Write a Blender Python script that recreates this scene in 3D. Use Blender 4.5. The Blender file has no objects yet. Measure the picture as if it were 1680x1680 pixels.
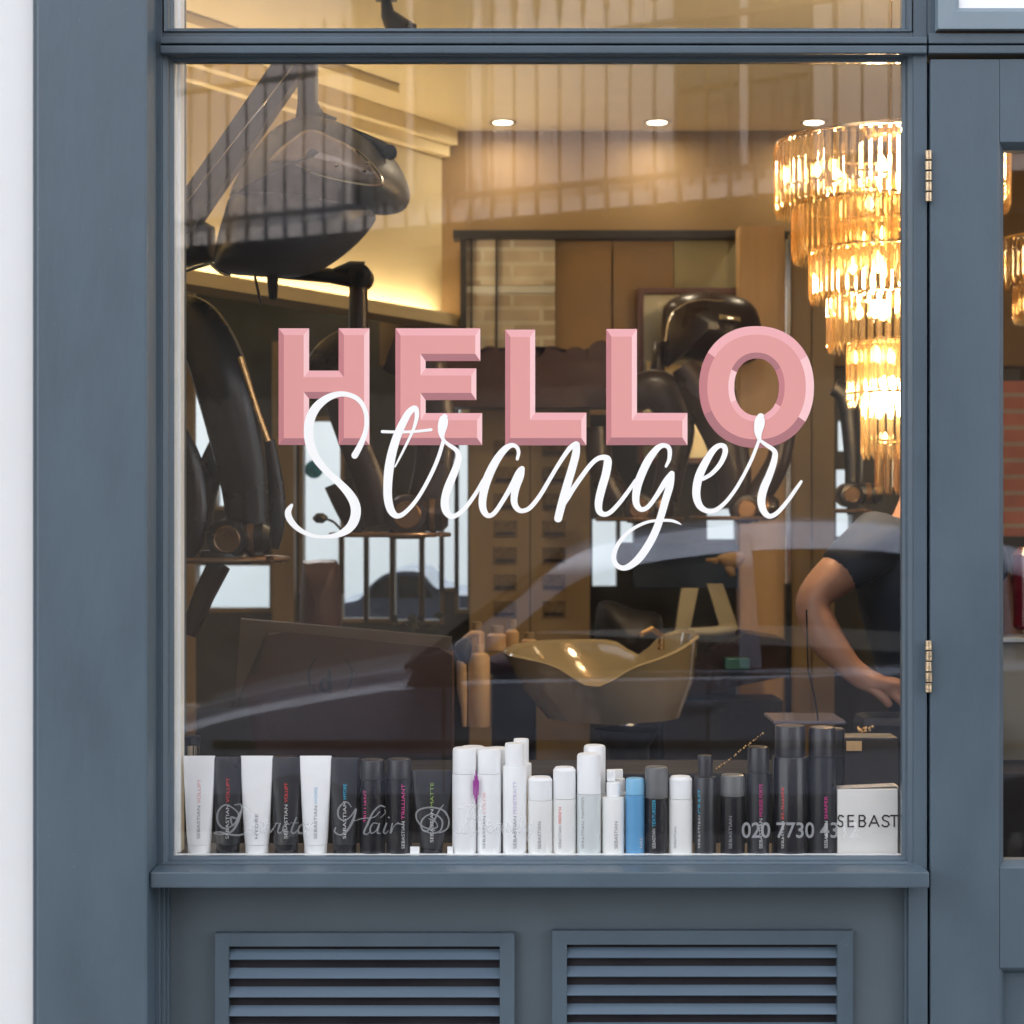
import bpy, bmesh, math, random
from mathutils import Vector, Matrix
random.seed(7)
R = math.radians

# ------------------------------------------------------------------ camera, world, sun, exposure
S, D, CZ = 0.00112, 3.6, 1.55          # metres per picture unit at the glass, camera distance, eye height
sc = bpy.context.scene
cd = bpy.data.cameras.new('camera'); cam = bpy.data.objects.new('camera', cd)
sc.collection.objects.link(cam); sc.camera = cam
cam.location = (0, -D, CZ); cam.rotation_euler = (R(90), 0, 0)
cd.sensor_width = 36; cd.lens = 36*D/(1680*S)
cd.clip_start = 0.05; cd.clip_end = 400
cd.dof.use_dof = True; cd.dof.focus_distance = D; cd.dof.aperture_fstop = 6.3

SUN_EL, SUN_AZ = 48, -20               # azimuth measured from +Y towards +X
w = bpy.data.worlds.new('World'); sc.world = w; w.use_nodes = True
nt = w.node_tree; nt.nodes.clear()
sky = nt.nodes.new('ShaderNodeTexSky'); sky.sky_type = 'NISHITA'; sky.sun_disc = False
sky.sun_elevation = R(SUN_EL); sky.sun_rotation = R(SUN_AZ); sky.air_density = 1.0; sky.dust_density = 2.5; sky.ozone_density = 1.0
bg = nt.nodes.new('ShaderNodeBackground'); bg.inputs[1].default_value = 0.15
out = nt.nodes.new('ShaderNodeOutputWorld')
hs = nt.nodes.new('ShaderNodeHueSaturation'); hs.inputs['Saturation'].default_value = .2   # thin bright cloud whitens the blue
nt.links.new(sky.outputs[0], hs.inputs['Color']); nt.links.new(hs.outputs[0], bg.inputs[0]); nt.links.new(bg.outputs[0], out.inputs[0])
sl = bpy.data.lights.new('sun', 'SUN'); sl.energy = 3.2; sl.angle = R(0.5); sl.color = (1, .94, .86)
so = bpy.data.objects.new('sun', sl); sc.collection.objects.link(so)
sdir = Vector((math.sin(R(SUN_AZ))*math.cos(R(SUN_EL)), math.cos(R(SUN_AZ))*math.cos(R(SUN_EL)), math.sin(R(SUN_EL))))
so.rotation_euler = sdir.to_track_quat('Z', 'Y').to_euler(); so.location = (0, 0, 12)
vs = sc.view_settings; vs.view_transform = 'Standard'; vs.look = 'None'; vs.exposure = 2.53; vs.gamma = 1
sc.render.engine = 'CYCLES'
cy = sc.cycles; cy.max_bounces = 10; cy.transparent_max_bounces = 24; cy.transmission_bounces = 8; cy.glossy_bounces = 5
cy.diffuse_bounces = 4; cy.sample_clamp_indirect = 4; cy.use_denoising = True; cy.caustics_reflective = False; cy.caustics_refractive = False

# ------------------------------------------------------------------ helpers
col = sc.collection
def P(px, py, Y=0.0):
    k = S*(D+Y)/D
    return Vector(((px-840)*k, Y, CZ+(840-py)*k))
def ln(c):
    return tuple(((v/255.+.055)/1.055)**2.4 if v/255. > .04045 else v/255./12.92 for v in c)

def mat(name, c, rough=.5, metal=0., var=.06, vscale=6., bump=0., bscale=60., emit=None, estr=0., coat=0., spec=.5, stretch=None):
    m = bpy.data.materials.new(name); m.use_nodes = True
    n = m.node_tree; b = n.nodes['Principled BSDF']
    b.inputs['Roughness'].default_value = rough; b.inputs['Metallic'].default_value = metal
    b.inputs['Coat Weight'].default_value = coat; b.inputs['Specular IOR Level'].default_value = spec
    tc = n.nodes.new('ShaderNodeTexCoord'); mp = n.nodes.new('ShaderNodeMapping')
    if stretch: mp.inputs['Scale'].default_value = stretch
    n.links.new(tc.outputs['Object'], mp.inputs[0])
    nz = n.nodes.new('ShaderNodeTexNoise'); nz.inputs['Scale'].default_value = vscale; nz.inputs['Detail'].default_value = 5
    n.links.new(mp.outputs[0], nz.inputs['Vector'])
    rp = n.nodes.new('ShaderNodeMapRange'); rp.inputs[1].default_value = .25; rp.inputs[2].default_value = .75
    rp.inputs[3].default_value = 1-var; rp.inputs[4].default_value = 1+var
    n.links.new(nz.outputs[0], rp.inputs[0])
    mx = n.nodes.new('ShaderNodeVectorMath'); mx.operation = 'SCALE'
    mx.inputs[0].default_value = c[:3]; n.links.new(rp.outputs[0], mx.inputs['Scale'])
    n.links.new(mx.outputs[0], b.inputs['Base Color'])
    if rough > .12:
        r2 = n.nodes.new('ShaderNodeMapRange'); r2.inputs[1].default_value = .3; r2.inputs[2].default_value = .7
        r2.inputs[3].default_value = rough*.82; r2.inputs[4].default_value = min(1, rough*1.18)
        n.links.new(nz.outputs[0], r2.inputs[0]); n.links.new(r2.outputs[0], b.inputs['Roughness'])
    if bump:
        n2 = n.nodes.new('ShaderNodeTexNoise'); n2.inputs['Scale'].default_value = bscale; n2.inputs['Detail'].default_value = 3
        n.links.new(mp.outputs[0], n2.inputs['Vector'])
        bp = n.nodes.new('ShaderNodeBump'); bp.inputs['Strength'].default_value = bump; bp.inputs['Distance'].default_value = .002
        n.links.new(n2.outputs[0], bp.inputs['Height']); n.links.new(bp.outputs[0], b.inputs['Normal'])
    if emit:
        b.inputs['Emission Color'].default_value = (*emit, 1); b.inputs['Emission Strength'].default_value = estr
    return m

def pane_mat(name, f0=.042, tint=(1, 1, 1)):
    """clear pane: each face passes most light and mirrors the rest, more at grazing angles"""
    m = bpy.data.materials.new(name); m.use_nodes = True; n = m.node_tree; n.nodes.clear()
    o = n.nodes.new('ShaderNodeOutputMaterial'); mix = n.nodes.new('ShaderNodeMixShader')
    t = n.nodes.new('ShaderNodeBsdfTransparent'); t.inputs[0].default_value = (*tint, 1)
    g = n.nodes.new('ShaderNodeBsdfGlossy'); g.inputs['Roughness'].default_value = 0.0; g.inputs['Color'].default_value = (1, 1, 1, 1)
    lw = n.nodes.new('ShaderNodeLayerWeight'); lw.inputs[0].default_value = .5
    pw = n.nodes.new('ShaderNodeMath'); pw.operation = 'POWER'; pw.inputs[1].default_value = 5
    ma = n.nodes.new('ShaderNodeMath'); ma.operation = 'MULTIPLY_ADD'; ma.inputs[1].default_value = .9; ma.inputs[2].default_value = f0
    n.links.new(lw.outputs['Facing'], pw.inputs[0]); n.links.new(pw.outputs[0], ma.inputs[0]); n.links.new(ma.outputs[0], mix.inputs[0])
    n.links.new(t.outputs[0], mix.inputs[1]); n.links.new(g.outputs[0], mix.inputs[2])
    tc = n.nodes.new('ShaderNodeTexCoord'); nz = n.nodes.new('ShaderNodeTexNoise'); nz.inputs['Scale'].default_value = 3.5; nz.inputs['Detail'].default_value = 9; nz.inputs['Roughness'].default_value = .7
    mr = n.nodes.new('ShaderNodeMapRange'); mr.inputs[1].default_value = .42; mr.inputs[2].default_value = .8; mr.inputs[4].default_value = .012
    d = n.nodes.new('ShaderNodeBsdfDiffuse'); d.inputs[0].default_value = (.7, .7, .68, 1); m2 = n.nodes.new('ShaderNodeMixShader')
    n.links.new(tc.outputs['Object'], nz.inputs['Vector']); n.links.new(nz.outputs[0], mr.inputs[0]); n.links.new(mr.outputs[0], m2.inputs[0])
    n.links.new(mix.outputs[0], m2.inputs[1]); n.links.new(d.outputs[0], m2.inputs[2]); n.links.new(m2.outputs[0], o.inputs[0])
    return m

def crystal_mat():
    m = bpy.data.materials.new('crystal'); m.use_nodes = True; n = m.node_tree; n.nodes.clear()
    o = n.nodes.new('ShaderNodeOutputMaterial'); mix = n.nodes.new('ShaderNodeMixShader'); mix.inputs[0].default_value = .34
    t = n.nodes.new('ShaderNodeBsdfTransparent'); t.inputs[0].default_value = (1, .93, .8, 1)
    g = n.nodes.new('ShaderNodeBsdfGlass'); g.inputs['Roughness'].default_value = .04; g.inputs['IOR'].default_value = 1.52; g.inputs['Color'].default_value = (1, .93, .8, 1)
    tl = n.nodes.new('ShaderNodeBsdfTranslucent'); tl.inputs[0].default_value = (.9, .62, .3, 1); m2 = n.nodes.new('ShaderNodeMixShader'); m2.inputs[0].default_value = .035
    n.links.new(t.outputs[0], mix.inputs[1]); n.links.new(g.outputs[0], mix.inputs[2]); n.links.new(mix.outputs[0], m2.inputs[1]); n.links.new(tl.outputs[0], m2.inputs[2]); n.links.new(m2.outputs[0], o.inputs[0])
    return m

def brick_mat(name, c1, c2, mortar, scale=1.0, bw=.22, bh=.075, rough=.85):
    m = bpy.data.materials.new(name); m.use_nodes = True; n = m.node_tree; b = n.nodes['Principled BSDF']
    b.inputs['Roughness'].default_value = rough
    tc = n.nodes.new('ShaderNodeTexCoord'); mp = n.nodes.new('ShaderNodeMapping'); mp.inputs['Rotation'].default_value = (R(90), 0, 0)
    br = n.nodes.new('ShaderNodeTexBrick'); br.inputs['Color1'].default_value = (*c1, 1); br.inputs['Color2'].default_value = (*c2, 1)
    br.inputs['Mortar'].default_value = (*mortar, 1); br.inputs['Scale'].default_value = scale
    br.inputs['Brick Width'].default_value = bw; br.inputs['Row Height'].default_value = bh; br.inputs['Mortar Size'].default_value = .008
    n.links.new(tc.outputs['Object'], mp.inputs[0]); n.links.new(mp.outputs[0], br.inputs['Vector'])
    nz = n.nodes.new('ShaderNodeTexNoise'); nz.inputs['Scale'].default_value = 9
    n.links.new(mp.outputs[0], nz.inputs['Vector'])
    mxx = n.nodes.new('ShaderNodeVectorMath'); mxx.operation = 'SCALE'
    rr = n.nodes.new('ShaderNodeMapRange'); rr.inputs[3].default_value = .7; rr.inputs[4].default_value = 1.3
    n.links.new(nz.outputs[0], rr.inputs[0]); n.links.new(rr.outputs[0], mxx.inputs['Scale'])
    n.links.new(br.outputs[0], mxx.inputs[0]); n.links.new(mxx.outputs[0], b.inputs['Base Color'])
    return m

class MB:
    def __init__(s): s.bm = bmesh.new()
    def face(s, pts, mi=0):
        f = s.bm.faces.new([s.bm.verts.new(p) for p in pts]); f.material_index = mi; return f
    def box(s, x0, x1, y0, y1, z0, z1, mi=0, bevel=0.):
        r = bmesh.ops.create_cube(s.bm, size=1)
        for v in r['verts']:
            v.co = Vector((x0+(v.co.x+.5)*(x1-x0), y0+(v.co.y+.5)*(y1-y0), z0+(v.co.z+.5)*(z1-z0)))
        fs = {f for v in r['verts'] for f in v.link_faces}
        for f in fs: f.material_index = mi
        if bevel:
            es = list({e for v in r['verts'] for e in v.link_edges})
            g = bmesh.ops.bevel(s.bm, geom=es, offset=bevel, segments=2, affect='EDGES', profile=.6)
            for f in g['faces']: f.material_index = mi
    def pbox(s, px0, px1, py0, py1, Yf, Yb, mi=0, bevel=0.):
        a = P(px0, py1, Yf); b = P(px1, py0, Yf); s.box(a.x, b.x, Yf, Yb, a.z, b.z, mi, bevel)
    def prism(s, pts, d, mi=0):
        """closed outline (Vectors) extruded by vector d"""
        d = Vector(d); a = [s.bm.verts.new(p) for p in pts]; b = [s.bm.verts.new(p+d) for p in pts]; n = len(pts)
        fs = [s.bm.faces.new(a), s.bm.faces.new(b[::-1])]
        for i in range(n): fs.append(s.bm.faces.new((a[i], b[i], b[(i+1) % n], a[(i+1) % n])))
        for f in fs: f.material_index = mi
    def lathe(s, prof, c=(0, 0, 0), n=24, mi=0, sx=1., sy=1., axis='Z'):
        c = Vector(c); rings = []
        for r, z in prof:
            ring = []
            for i in range(n):
                a = 2*math.pi*i/n; v = Vector((math.cos(a)*r*sx, math.sin(a)*r*sy, z))
                if axis == 'X': v = Vector((v.z, v.x, v.y))
                if axis == 'Y': v = Vector((v.x, v.z, v.y))
                ring.append(s.bm.verts.new(c+v))
            rings.append(ring)
        for k in range(len(rings)-1):
            for i in range(n):
                f = s.bm.faces.new((rings[k][i], rings[k][(i+1) % n], rings[k+1][(i+1) % n], rings[k+1][i])); f.material_index = mi; f.smooth = True
        for ring in (rings[0], rings[-1]):
            f = s.bm.faces.new(ring); f.material_index = mi
    def loft(s, rings, mi=0, smooth=True, cap=True):
        vr = [[s.bm.verts.new(p) for p in r] for r in rings]; n = len(vr[0])
        for k in range(len(vr)-1):
            for i in range(n):
                f = s.bm.faces.new((vr[k][i], vr[k][(i+1) % n], vr[k+1][(i+1) % n], vr[k+1][i])); f.material_index = mi; f.smooth = smooth
        if cap:
            for r in (vr[0], vr[-1]):
                f = s.bm.faces.new(r); f.material_index = mi
    def tube(s, pts, rad, n=10, mi=0, flat=1.):
        """swept tube; flat scales the section along world Y"""
        pts = [Vector(p) for p in pts]
        if not hasattr(rad, '__len__'): rad = [rad]*len(pts)
        rings = []
        for i, p in enumerate(pts):
            t = (pts[min(i+1, len(pts)-1)]-pts[max(i-1, 0)]).normalized()
            up = Vector((0, 1, 0)) if abs(t.y) < .8 else Vector((1, 0, 0))
            u = t.cross(up).normalized(); v = t.cross(u).normalized()
            ring = []
            for j in range(n):
                a = 2*math.pi*j/n; ring.append(p+u*math.cos(a)*rad[i]+v*math.sin(a)*rad[i]*flat)
            rings.append(ring)
        s.loft(rings, mi)
    def build(s, name, m, parent=None):
        bmesh.ops.recalc_face_normals(s.bm, faces=s.bm.faces)
        for e in s.bm.edges:
            if len(e.link_faces) == 2 and e.calc_face_angle(0) > .5: e.smooth = False
        me = bpy.data.meshes.new(name); s.bm.to_mesh(me); s.bm.free()
        for x in (m if isinstance(m, (list, tuple)) else [m]): me.materials.append(x)
        o = bpy.data.objects.new(name, me); col.objects.link(o)
        if parent: o.parent = parent; o.matrix_parent_inverse = Matrix.Translation(-parent.location)
        return o
def tag(o, label=None, cat=None, group=None, kind=None):
    if label: o['label'] = label
    if cat: o['category'] = cat
    if group: o['group'] = group
    if kind: o['kind'] = kind
    return o
def thing(name, label, cat, loc=(0, 0, 0), group=None):
    o = bpy.data.objects.new(name, None); col.objects.link(o); o.location = loc
    o.empty_display_size = .05
    return tag(o, label, cat, group)
def pbx(name, m, parent, *a, bevel=.0015):
    b = MB(); b.pbox(*a, bevel=bevel); return b.build(name, m, parent)
def cr(pts, n=6):
    """Catmull-Rom through tuples"""
    o = []; L = len(pts)
    for i in range(L-1):
        p0, p1, p2, p3 = pts[max(i-1, 0)], pts[i], pts[i+1], pts[min(i+2, L-1)]
        for j in range(n):
            t = j/n
            o.append(tuple(.5*((2*b)+(-a+c)*t+(2*a-5*b+4*c-d)*t*t+(-a+3*b-3*c+d)*t**3) for a, b, c, d in zip(p0, p1, p2, p3)))
    o.append(tuple(map(float, pts[-1]))); return o
def cr_closed(pts, n=4):
    L = len(pts); q = [pts[-1]]+list(pts)+[pts[0], pts[1]]; o = []
    for i in range(1, L+1):
        for j in range(n):
            t = j/n
            o.append(tuple(.5*((2*b)+(-a+c)*t+(2*a-5*b+4*c-d)*t*t+(-a+3*b-3*c+d)*t**3) for a, b, c, d in zip(q[i-1], q[i], q[i+1], q[i+2])))
    return o
def pillow(mb, pts, Y, depth, mi=0, lv=5, back=1., power=.5):
    """solid body with the outline pts (px) at distance Y, swelling to depth in front and depth*back behind"""
    c = Vector((sum(p[0] for p in pts)/len(pts), sum(p[1] for p in pts)/len(pts)))
    rings = []
    seq = [(-1, k) for k in range(lv, 0, -1)]+[(0, 0)]+[(1, k) for k in range(1, lv+1)]
    for sg, k in seq:
        s_ = math.cos(k/(lv+.35)*math.pi/2) if k else 1.
        dy = sg*depth*math.sin(k/(lv+.35)*math.pi/2)*(back if sg > 0 else 1)
        ring = []
        for p in pts:
            q = P(c.x+(p[0]-c.x)*s_, c.y+(p[1]-c.y)*s_, Y); ring.append(Vector((q.x, Y+dy, q.z)))
        rings.append(ring)
    mb.loft(rings, mi)
_tc = {}
def text_mesh(txt, size, bold=0.0, spacing=1.):
    k = (txt, size, bold, spacing)
    if k not in _tc:
        cu = bpy.data.curves.new('t', 'FONT'); cu.body = txt; cu.size = size; cu.offset = bold; cu.space_character = spacing
        o = bpy.data.objects.new('t', cu); col.objects.link(o)
        me = bpy.data.meshes.new_from_object(o.evaluated_get(bpy.context.evaluated_depsgraph_get()))
        bpy.data.objects.remove(o); _tc[k] = me
    return _tc[k].copy()
def text(name, txt, size, m, parent, loc, roll=0., width=None, bold=0., spacing=1., height=None):
    """flat lettering facing the street; loc = start of baseline; width = stretch to this length"""
    me = text_mesh(txt, size, bold, spacing); xs = [v.co.x for v in me.vertices]; ys = [v.co.y for v in me.vertices]
    sx = width/(max(xs)-min(xs)) if width else 1.
    sy = height/(max(ys)-min(ys)) if height else 1.
    x0 = min(xs); c, s_ = math.cos(roll), math.sin(roll)
    for v in me.vertices:
        x, y = (v.co.x-x0)*sx, v.co.y*sy; v.co = Vector((loc[0]+x*c-y*s_, loc[1], loc[2]+x*s_+y*c))
    me.materials.clear(); me.materials.append(m); me.name = name
    o = bpy.data.objects.new(name, me); col.objects.link(o)
    if parent: o.parent = parent; o.matrix_parent_inverse = Matrix.Translation(-parent.location)
    return o

# ------------------------------------------------------------------ materials
def paint_mat():
    m = mat('slate_blue_paint', (.068, .1, .13), .5, var=.11, vscale=3.5, bump=.45, bscale=22, stretch=(2.5, 2.5, 1), coat=.06)
    n = m.node_tree; b = n.nodes['Principled BSDF']
    src = b.inputs['Base Color'].links[0].from_socket
    tc = n.nodes.new('ShaderNodeTexCoord'); nz = n.nodes.new('ShaderNodeTexNoise'); nz.inputs['Scale'].default_value = 55; nz.inputs['Detail'].default_value = 8; nz.inputs['Roughness'].default_value = .75
    n.links.new(tc.outputs['Object'], nz.inputs['Vector'])
    rp = n.nodes.new('ShaderNodeMapRange'); rp.inputs[1].default_value = .67; rp.inputs[2].default_value = .72
    n.links.new(nz.outputs[0], rp.inputs[0])
    ml = n.nodes.new('ShaderNodeMath'); ml.operation = 'MULTIPLY'; ml.inputs[1].default_value = .45; n.links.new(rp.outputs[0], ml.inputs[0])
    mx = n.nodes.new('ShaderNodeMix'); mx.data_type = 'RGBA'; n.links.new(ml.outputs[0], mx.inputs[0])
    n.links.new(src, mx.inputs[6]); mx.inputs[7].default_value = (.3, .34, .37, 1); n.links.new(mx.outputs[2], b.inputs['Base Color'])
    return m
M_PAINT = paint_mat()
M_GREY = mat('grey_blue_paint', (.08, .106, .127), .6, var=.14, vscale=3, bump=.3, bscale=20)
M_DARKGAP = mat('dark_gap', (.01, .008, .012), .9)
M_WHITEWALL = mat('white_render', (.72, .73, .74), .85, var=.03, vscale=3, bump=.5, bscale=25)
M_WHITEWOOD = mat('white_gloss_wood', (.66, .68, .67), .35, var=.05)
M_SHELF = mat('stained_shelf', (.05, .035, .03), .5, var=.2)
M_REVEAL = mat('white_reveal_paint', (.86, .88, .87), .5, var=.03)
M_GLASS = pane_mat('window_glass', .044)
M_BRASS = mat('worn_brass', (.5, .38, .25), .34, metal=.8, var=.35, vscale=90, bump=.5, bscale=200)
M_WARMCEIL = mat('cream_ceiling', (.8, .68, .42), .8, var=.03)
M_CREAM = mat('cream_wall', (.54, .45, .27), .8, var=.04)
M_BROWNWALL = mat('brown_wall', (.23, .145, .06), .7, var=.08)
M_TAN = mat('tan_timber', (.6, .38, .19), .5, var=.1, vscale=2, stretch=(8, 8, .6))
M_TANDARK = mat('olive_tan_panel', (.3, .21, .1), .5, var=.1, vscale=2, stretch=(8, 8, .6))
M_OLIVE = mat('olive_dark_panel', (.055, .05, .03), .4, var=.15)
M_FLOOR = mat('dark_floor', (.06, .04, .03), .3, var=.2)
M_BLACK = mat('black_plastic', (.009, .009, .011), .3, var=.1)
M_BLACKM = mat('black_satin', (.02, .019, .022), .5, var=.1)
M_BROWNPL = mat('dark_brown_plastic', (.026, .013, .01), .3, var=.1)
M_LEATHER = mat('oxblood_leather', (.055, .018, .016), .45, var=.2, bump=.4, bscale=90)
M_CHROME = mat('chrome', (.7, .68, .66), .12, metal=1)
M_GOLD = mat('brass_trim', (.62, .4, .18), .25, metal=1, var=.2, vscale=40)
M_PORC = mat('beige_ceramic', (.33, .265, .155), .08, var=.03, coat=.5)
M_HOODGREY = mat('smoked_hood_plastic', (.10, .095, .085), .42, var=.06)
M_HOODDARK = mat('dark_hood_shell', (.036, .041, .056), .35, var=.06)
M_SKIN = mat('skin', (.4, .2, .125), .48, var=.2, vscale=14, bump=.35, bscale=60)
M_NAVY = mat('navy_cloth', (.007, .012, .026), .9, var=.3, vscale=9, bump=1., bscale=16)
M_HAIR = mat('dark_hair', (.018, .012, .01), .55, var=.3)
M_BULB = mat('lit_bulb', (1, .8, .5), .4, emit=(1, .56, .22), estr=3.2)
M_LAMP = mat('lit_downlight', (1, .9, .7), .4, emit=(1, .86, .6), estr=3)
M_STRIP = mat('lit_cove_strip', (1, .8, .5), .4, emit=(1, .82, .55), estr=7.5)
M_VWHITE = mat('white_vinyl', (.93, .925, .91), .55, var=.0)
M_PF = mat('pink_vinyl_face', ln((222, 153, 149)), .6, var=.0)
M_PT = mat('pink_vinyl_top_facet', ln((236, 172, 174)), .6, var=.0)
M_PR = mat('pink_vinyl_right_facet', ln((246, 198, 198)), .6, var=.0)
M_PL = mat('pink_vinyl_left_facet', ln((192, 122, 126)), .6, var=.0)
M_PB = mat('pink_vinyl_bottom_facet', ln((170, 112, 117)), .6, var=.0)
M_PACKW = mat('white_packaging', (.92, .93, .94), .45, var=.02)
M_PACKC = mat('cream_white_packaging', (.88, .88, .86), .42, var=.02)
M_PACKG = mat('pale_grey_packaging', (.68, .73, .73), .4, var=.02)
M_PACKD = mat('charcoal_packaging', (.024, .024, .029), .32, var=.05)
M_PACKB = mat('black_packaging', (.012, .011, .015), .25, var=.05)
M_CAPG = mat('grey_cap_plastic', (.12, .12, .12), .4, var=.04)
M_CAPD = mat('dark_cap_plastic', (.026, .024, .028), .35, var=.04)
M_BLUE = mat('sky_blue_plastic', (.12, .35, .62), .3, var=.03)
M_INKW = mat('white_ink', (.6, .6, .6), .6, var=0); M_INKG = mat('grey_ink', (.3, .3, .32), .6, var=0)
M_INKR = mat('red_ink', (.75, .06, .06), .6, var=0); M_INKP = mat('pink_ink', (.7, .06, .28), .6, var=0)
M_INKC = mat('cyan_ink', (.03, .45, .7), .6, var=0); M_INKLR = mat('pale_red_ink', (.8, .4, .4), .6, var=0)
M_INKK = mat('black_ink', (.03, .02, .025), .6, var=0); M_INKGR = mat('green_ink', (.3, .45, .1), .6, var=0)
M_ETCH = mat('faded_window_lettering', (.8, .82, .84), .6, var=.1)
n_ = M_ETCH.node_tree; pb_ = n_.nodes['Principled BSDF']; mx_ = n_.nodes.new('ShaderNodeMixShader'); tb_ = n_.nodes.new('ShaderNodeBsdfTransparent'); mx_.inputs[0].default_value = .3
n_.links.new(tb_.outputs[0], mx_.inputs[1]); n_.links.new(pb_.outputs[0], mx_.inputs[2]); n_.links.new(mx_.outputs[0], n_.nodes['Material Output'].inputs[0])

# ------------------------------------------------------------------ ground and street
def struct(name, b, m): return tag(b.build(name, m), kind='structure')
b = MB(); b.face([(-60, -60, -.12), (60, -60, -.12), (60, 60, -.12), (-60, 60, -.12)])
struct('road', b, mat('asphalt', (.065, .064, .062), .85, var=.2, vscale=30, bump=.6, bscale=300))
b = MB(); b.box(-30, 30, -2.3, -.13, -.3, 0, bevel=.01)
struct('pavement', b, mat('paving_stone', (.3, .29, .27), .85, var=.12, vscale=4, bump=.4))

# ------------------------------------------------------------------ the shop front
b = MB(); a = P(56, 840, -.10); b.box(-4.5, a.x, -.10, .32, 0, 3.6, bevel=.004)
tag(b.build('white_wall', M_WHITEWALL), 'smooth white rendered wall left of the blue pilaster', 'wall')

t = thing('upper_building', 'upper brick storeys of the shop building above the window', 'building', (0, .3, 3.6))
b = MB(); b.box(-9, 9, -.06, .3, 3.6, 6.5); b.build('wall', brick_mat('upper_brick', (.3, .16, .1), (.38, .2, .13), (.4, .37, .33)), t)
b = MB(); b.box(-9, 9, .3, 4.26, 3.2, 3.5); b.build('roof', M_GREY, t)
b = MB(); b.box(P(56,0,-.1).x+.001, 4.5, -.05, .28, P(0, -300, 0).z, 3.598); b.build('fascia', M_PAINT, t)

pil = MB(); a0 = P(59, 0, -.12).x; a1 = P(242, 0, -.12).x
pil.box(a0, a1, -.12, .3, 0, P(0, -300, 0).z-.002, bevel=.005)
pil.box(P(55.5,0,-.1).x, a0-.0002, -.104, .3, 0, 3.59)
tag(pil.build('pilaster', M_PAINT), 'broad slate blue painted pilaster beside the white wall', 'pilaster')

win = thing('shop_window', 'large slate blue shop window with pink and white lettering on its glass', 'window', P(880, 1430, 0))
GX0, GX1, GY0, GY1 = 285, 1479, 103, 1404
def bead(name, px0, px1, py0, py1, wd, y_in, y_out, m, parent, step=.0):
    """mitred glazing bead round an opening given in px at the glass plane"""
    b = MB(); a = P(px0, py1, 0); c = P(px1, py0, 0)
    prof = [(0, .012), (0, y_in), (wd*.35, y_in-.003), (wd*.5, (y_in+y_out)/2-.004), (wd, y_out), (wd, .012)]
    loops = [[Vector((a.x-o, y, a.z-o)), Vector((c.x+o, y, a.z-o)), Vector((c.x+o, y, c.z+o)), Vector((a.x-o, y, c.z+o))] for o, y in prof]
    b.loft(loops, smooth=False, cap=False); return b.build(name, m, parent)
bead('glazing_bead', GX0, GX1, GY0, GY1, .0145, -.007, -.03, M_PAINT, win)
b = MB(); b.pbox(GX0+.3, GX1-.3, GY0+.3, GY1-.3, .0, .006); glass = b.build('glass', M_GLASS, win)
# left post with its mouldings, right post
b = MB()
zb, zt = 0.0, P(0, -300, 0).z
def vpost(b, px0, px1, Yf, z0, z1, Yb=.012, bevel=.002):
    b.box(P(px0, 0, Yf).x, P(px1, 0, Yf).x, Yf, Yb, z0, z1, bevel=bevel)
xL = P(GX0, 0, 0).x-.0145; xR = P(GX1, 0, 0).x+.0145
zsill = P(0, 1432, -.03).z
b.box(P(242, 0, -.03).x+.006, xL-.0005, -.031, .03, zsill, zt, bevel=.002)
b.box(P(242, 0, -.045).x+.004, P(251, 0, -.045).x, -.05, -.0315, zsill, zt, bevel=.003)
b.build('left_post', M_PAINT, win)
b = MB(); b.box(xR+.0005, P(1521, 0, -.03).x, -.031, .03, 0, zt, bevel=.002); b.build('right_post', M_PAINT, win)
# transom
b = MB()
b.box(xL-.003, P(1521, 0, -.04).x-.001, -.044, -.0315, P(0, 88.5, -.04).z, P(0, 75, -.04).z, bevel=.003)
b.box(xL-.003, P(1521, 0, -.04).x-.001, -.044, -.0315, P(0, 72, -.04).z, P(0, 61, -.04).z, bevel=.002)
b.box(xL+.0, xR+.0, -.0305, .03, P(0, 89, 0).z, P(0, 60, 0).z)
b.build('transom', M_PAINT, win)
bead('upper_glazing_bead', GX0, GX1, -240, 48, .012, -.007, -.034, M_PAINT, win)
b = MB(); b.pbox(GX0+.3, GX1-.3, -239.7, 47.7, .0, .006); b.build('upper_glass', M_GLASS, win)
# white reveal just inside the glass, left
b = MB(); xx = P(302, 0, .07).x
b.box(P(283, 0, 0).x-.03, P(288.5, 0, .01).x, .0075, .03, P(0, 1404, 0).z, P(0, 60, 0).z+.3)
b.box(P(283, 0, 0).x-.03, xx, .031, .075, P(0, 1404, 0).z, P(0, 60, 0).z+.3, bevel=.002)
b.build('inner_reveal', M_REVEAL, win)
b = MB(); b.box(P(285, 0, 0).x-.03, P(1479, 0, 0).x+.03, .0215, .15, .87, P(0, 1402.5, .02).z, bevel=.001); b.build('display_shelf', M_SHELF, win)
b = MB(); b.box(P(285, 0, 0).x-.03, P(1479, 0, 0).x+.03, .0075, .021, .87, P(0, 1401.5, .01).z, bevel=.001); b.build('shelf_lip', M_REVEAL, win)
# sill
b = MB()
b.box(P(246, 0, -.105).x, P(1525, 0, -.105).x, -.105, -.028, P(0, 1457, -.105).z, P(0, 1430.5, -.105).z, bevel=.003)
b.box(xL-.01, xR+.01, -.036, -.0285, P(0, 1430.5, -.105).z, P(0, 1417, -.03).z, bevel=.0015)
b.build('sill', M_PAINT, win)

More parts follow.
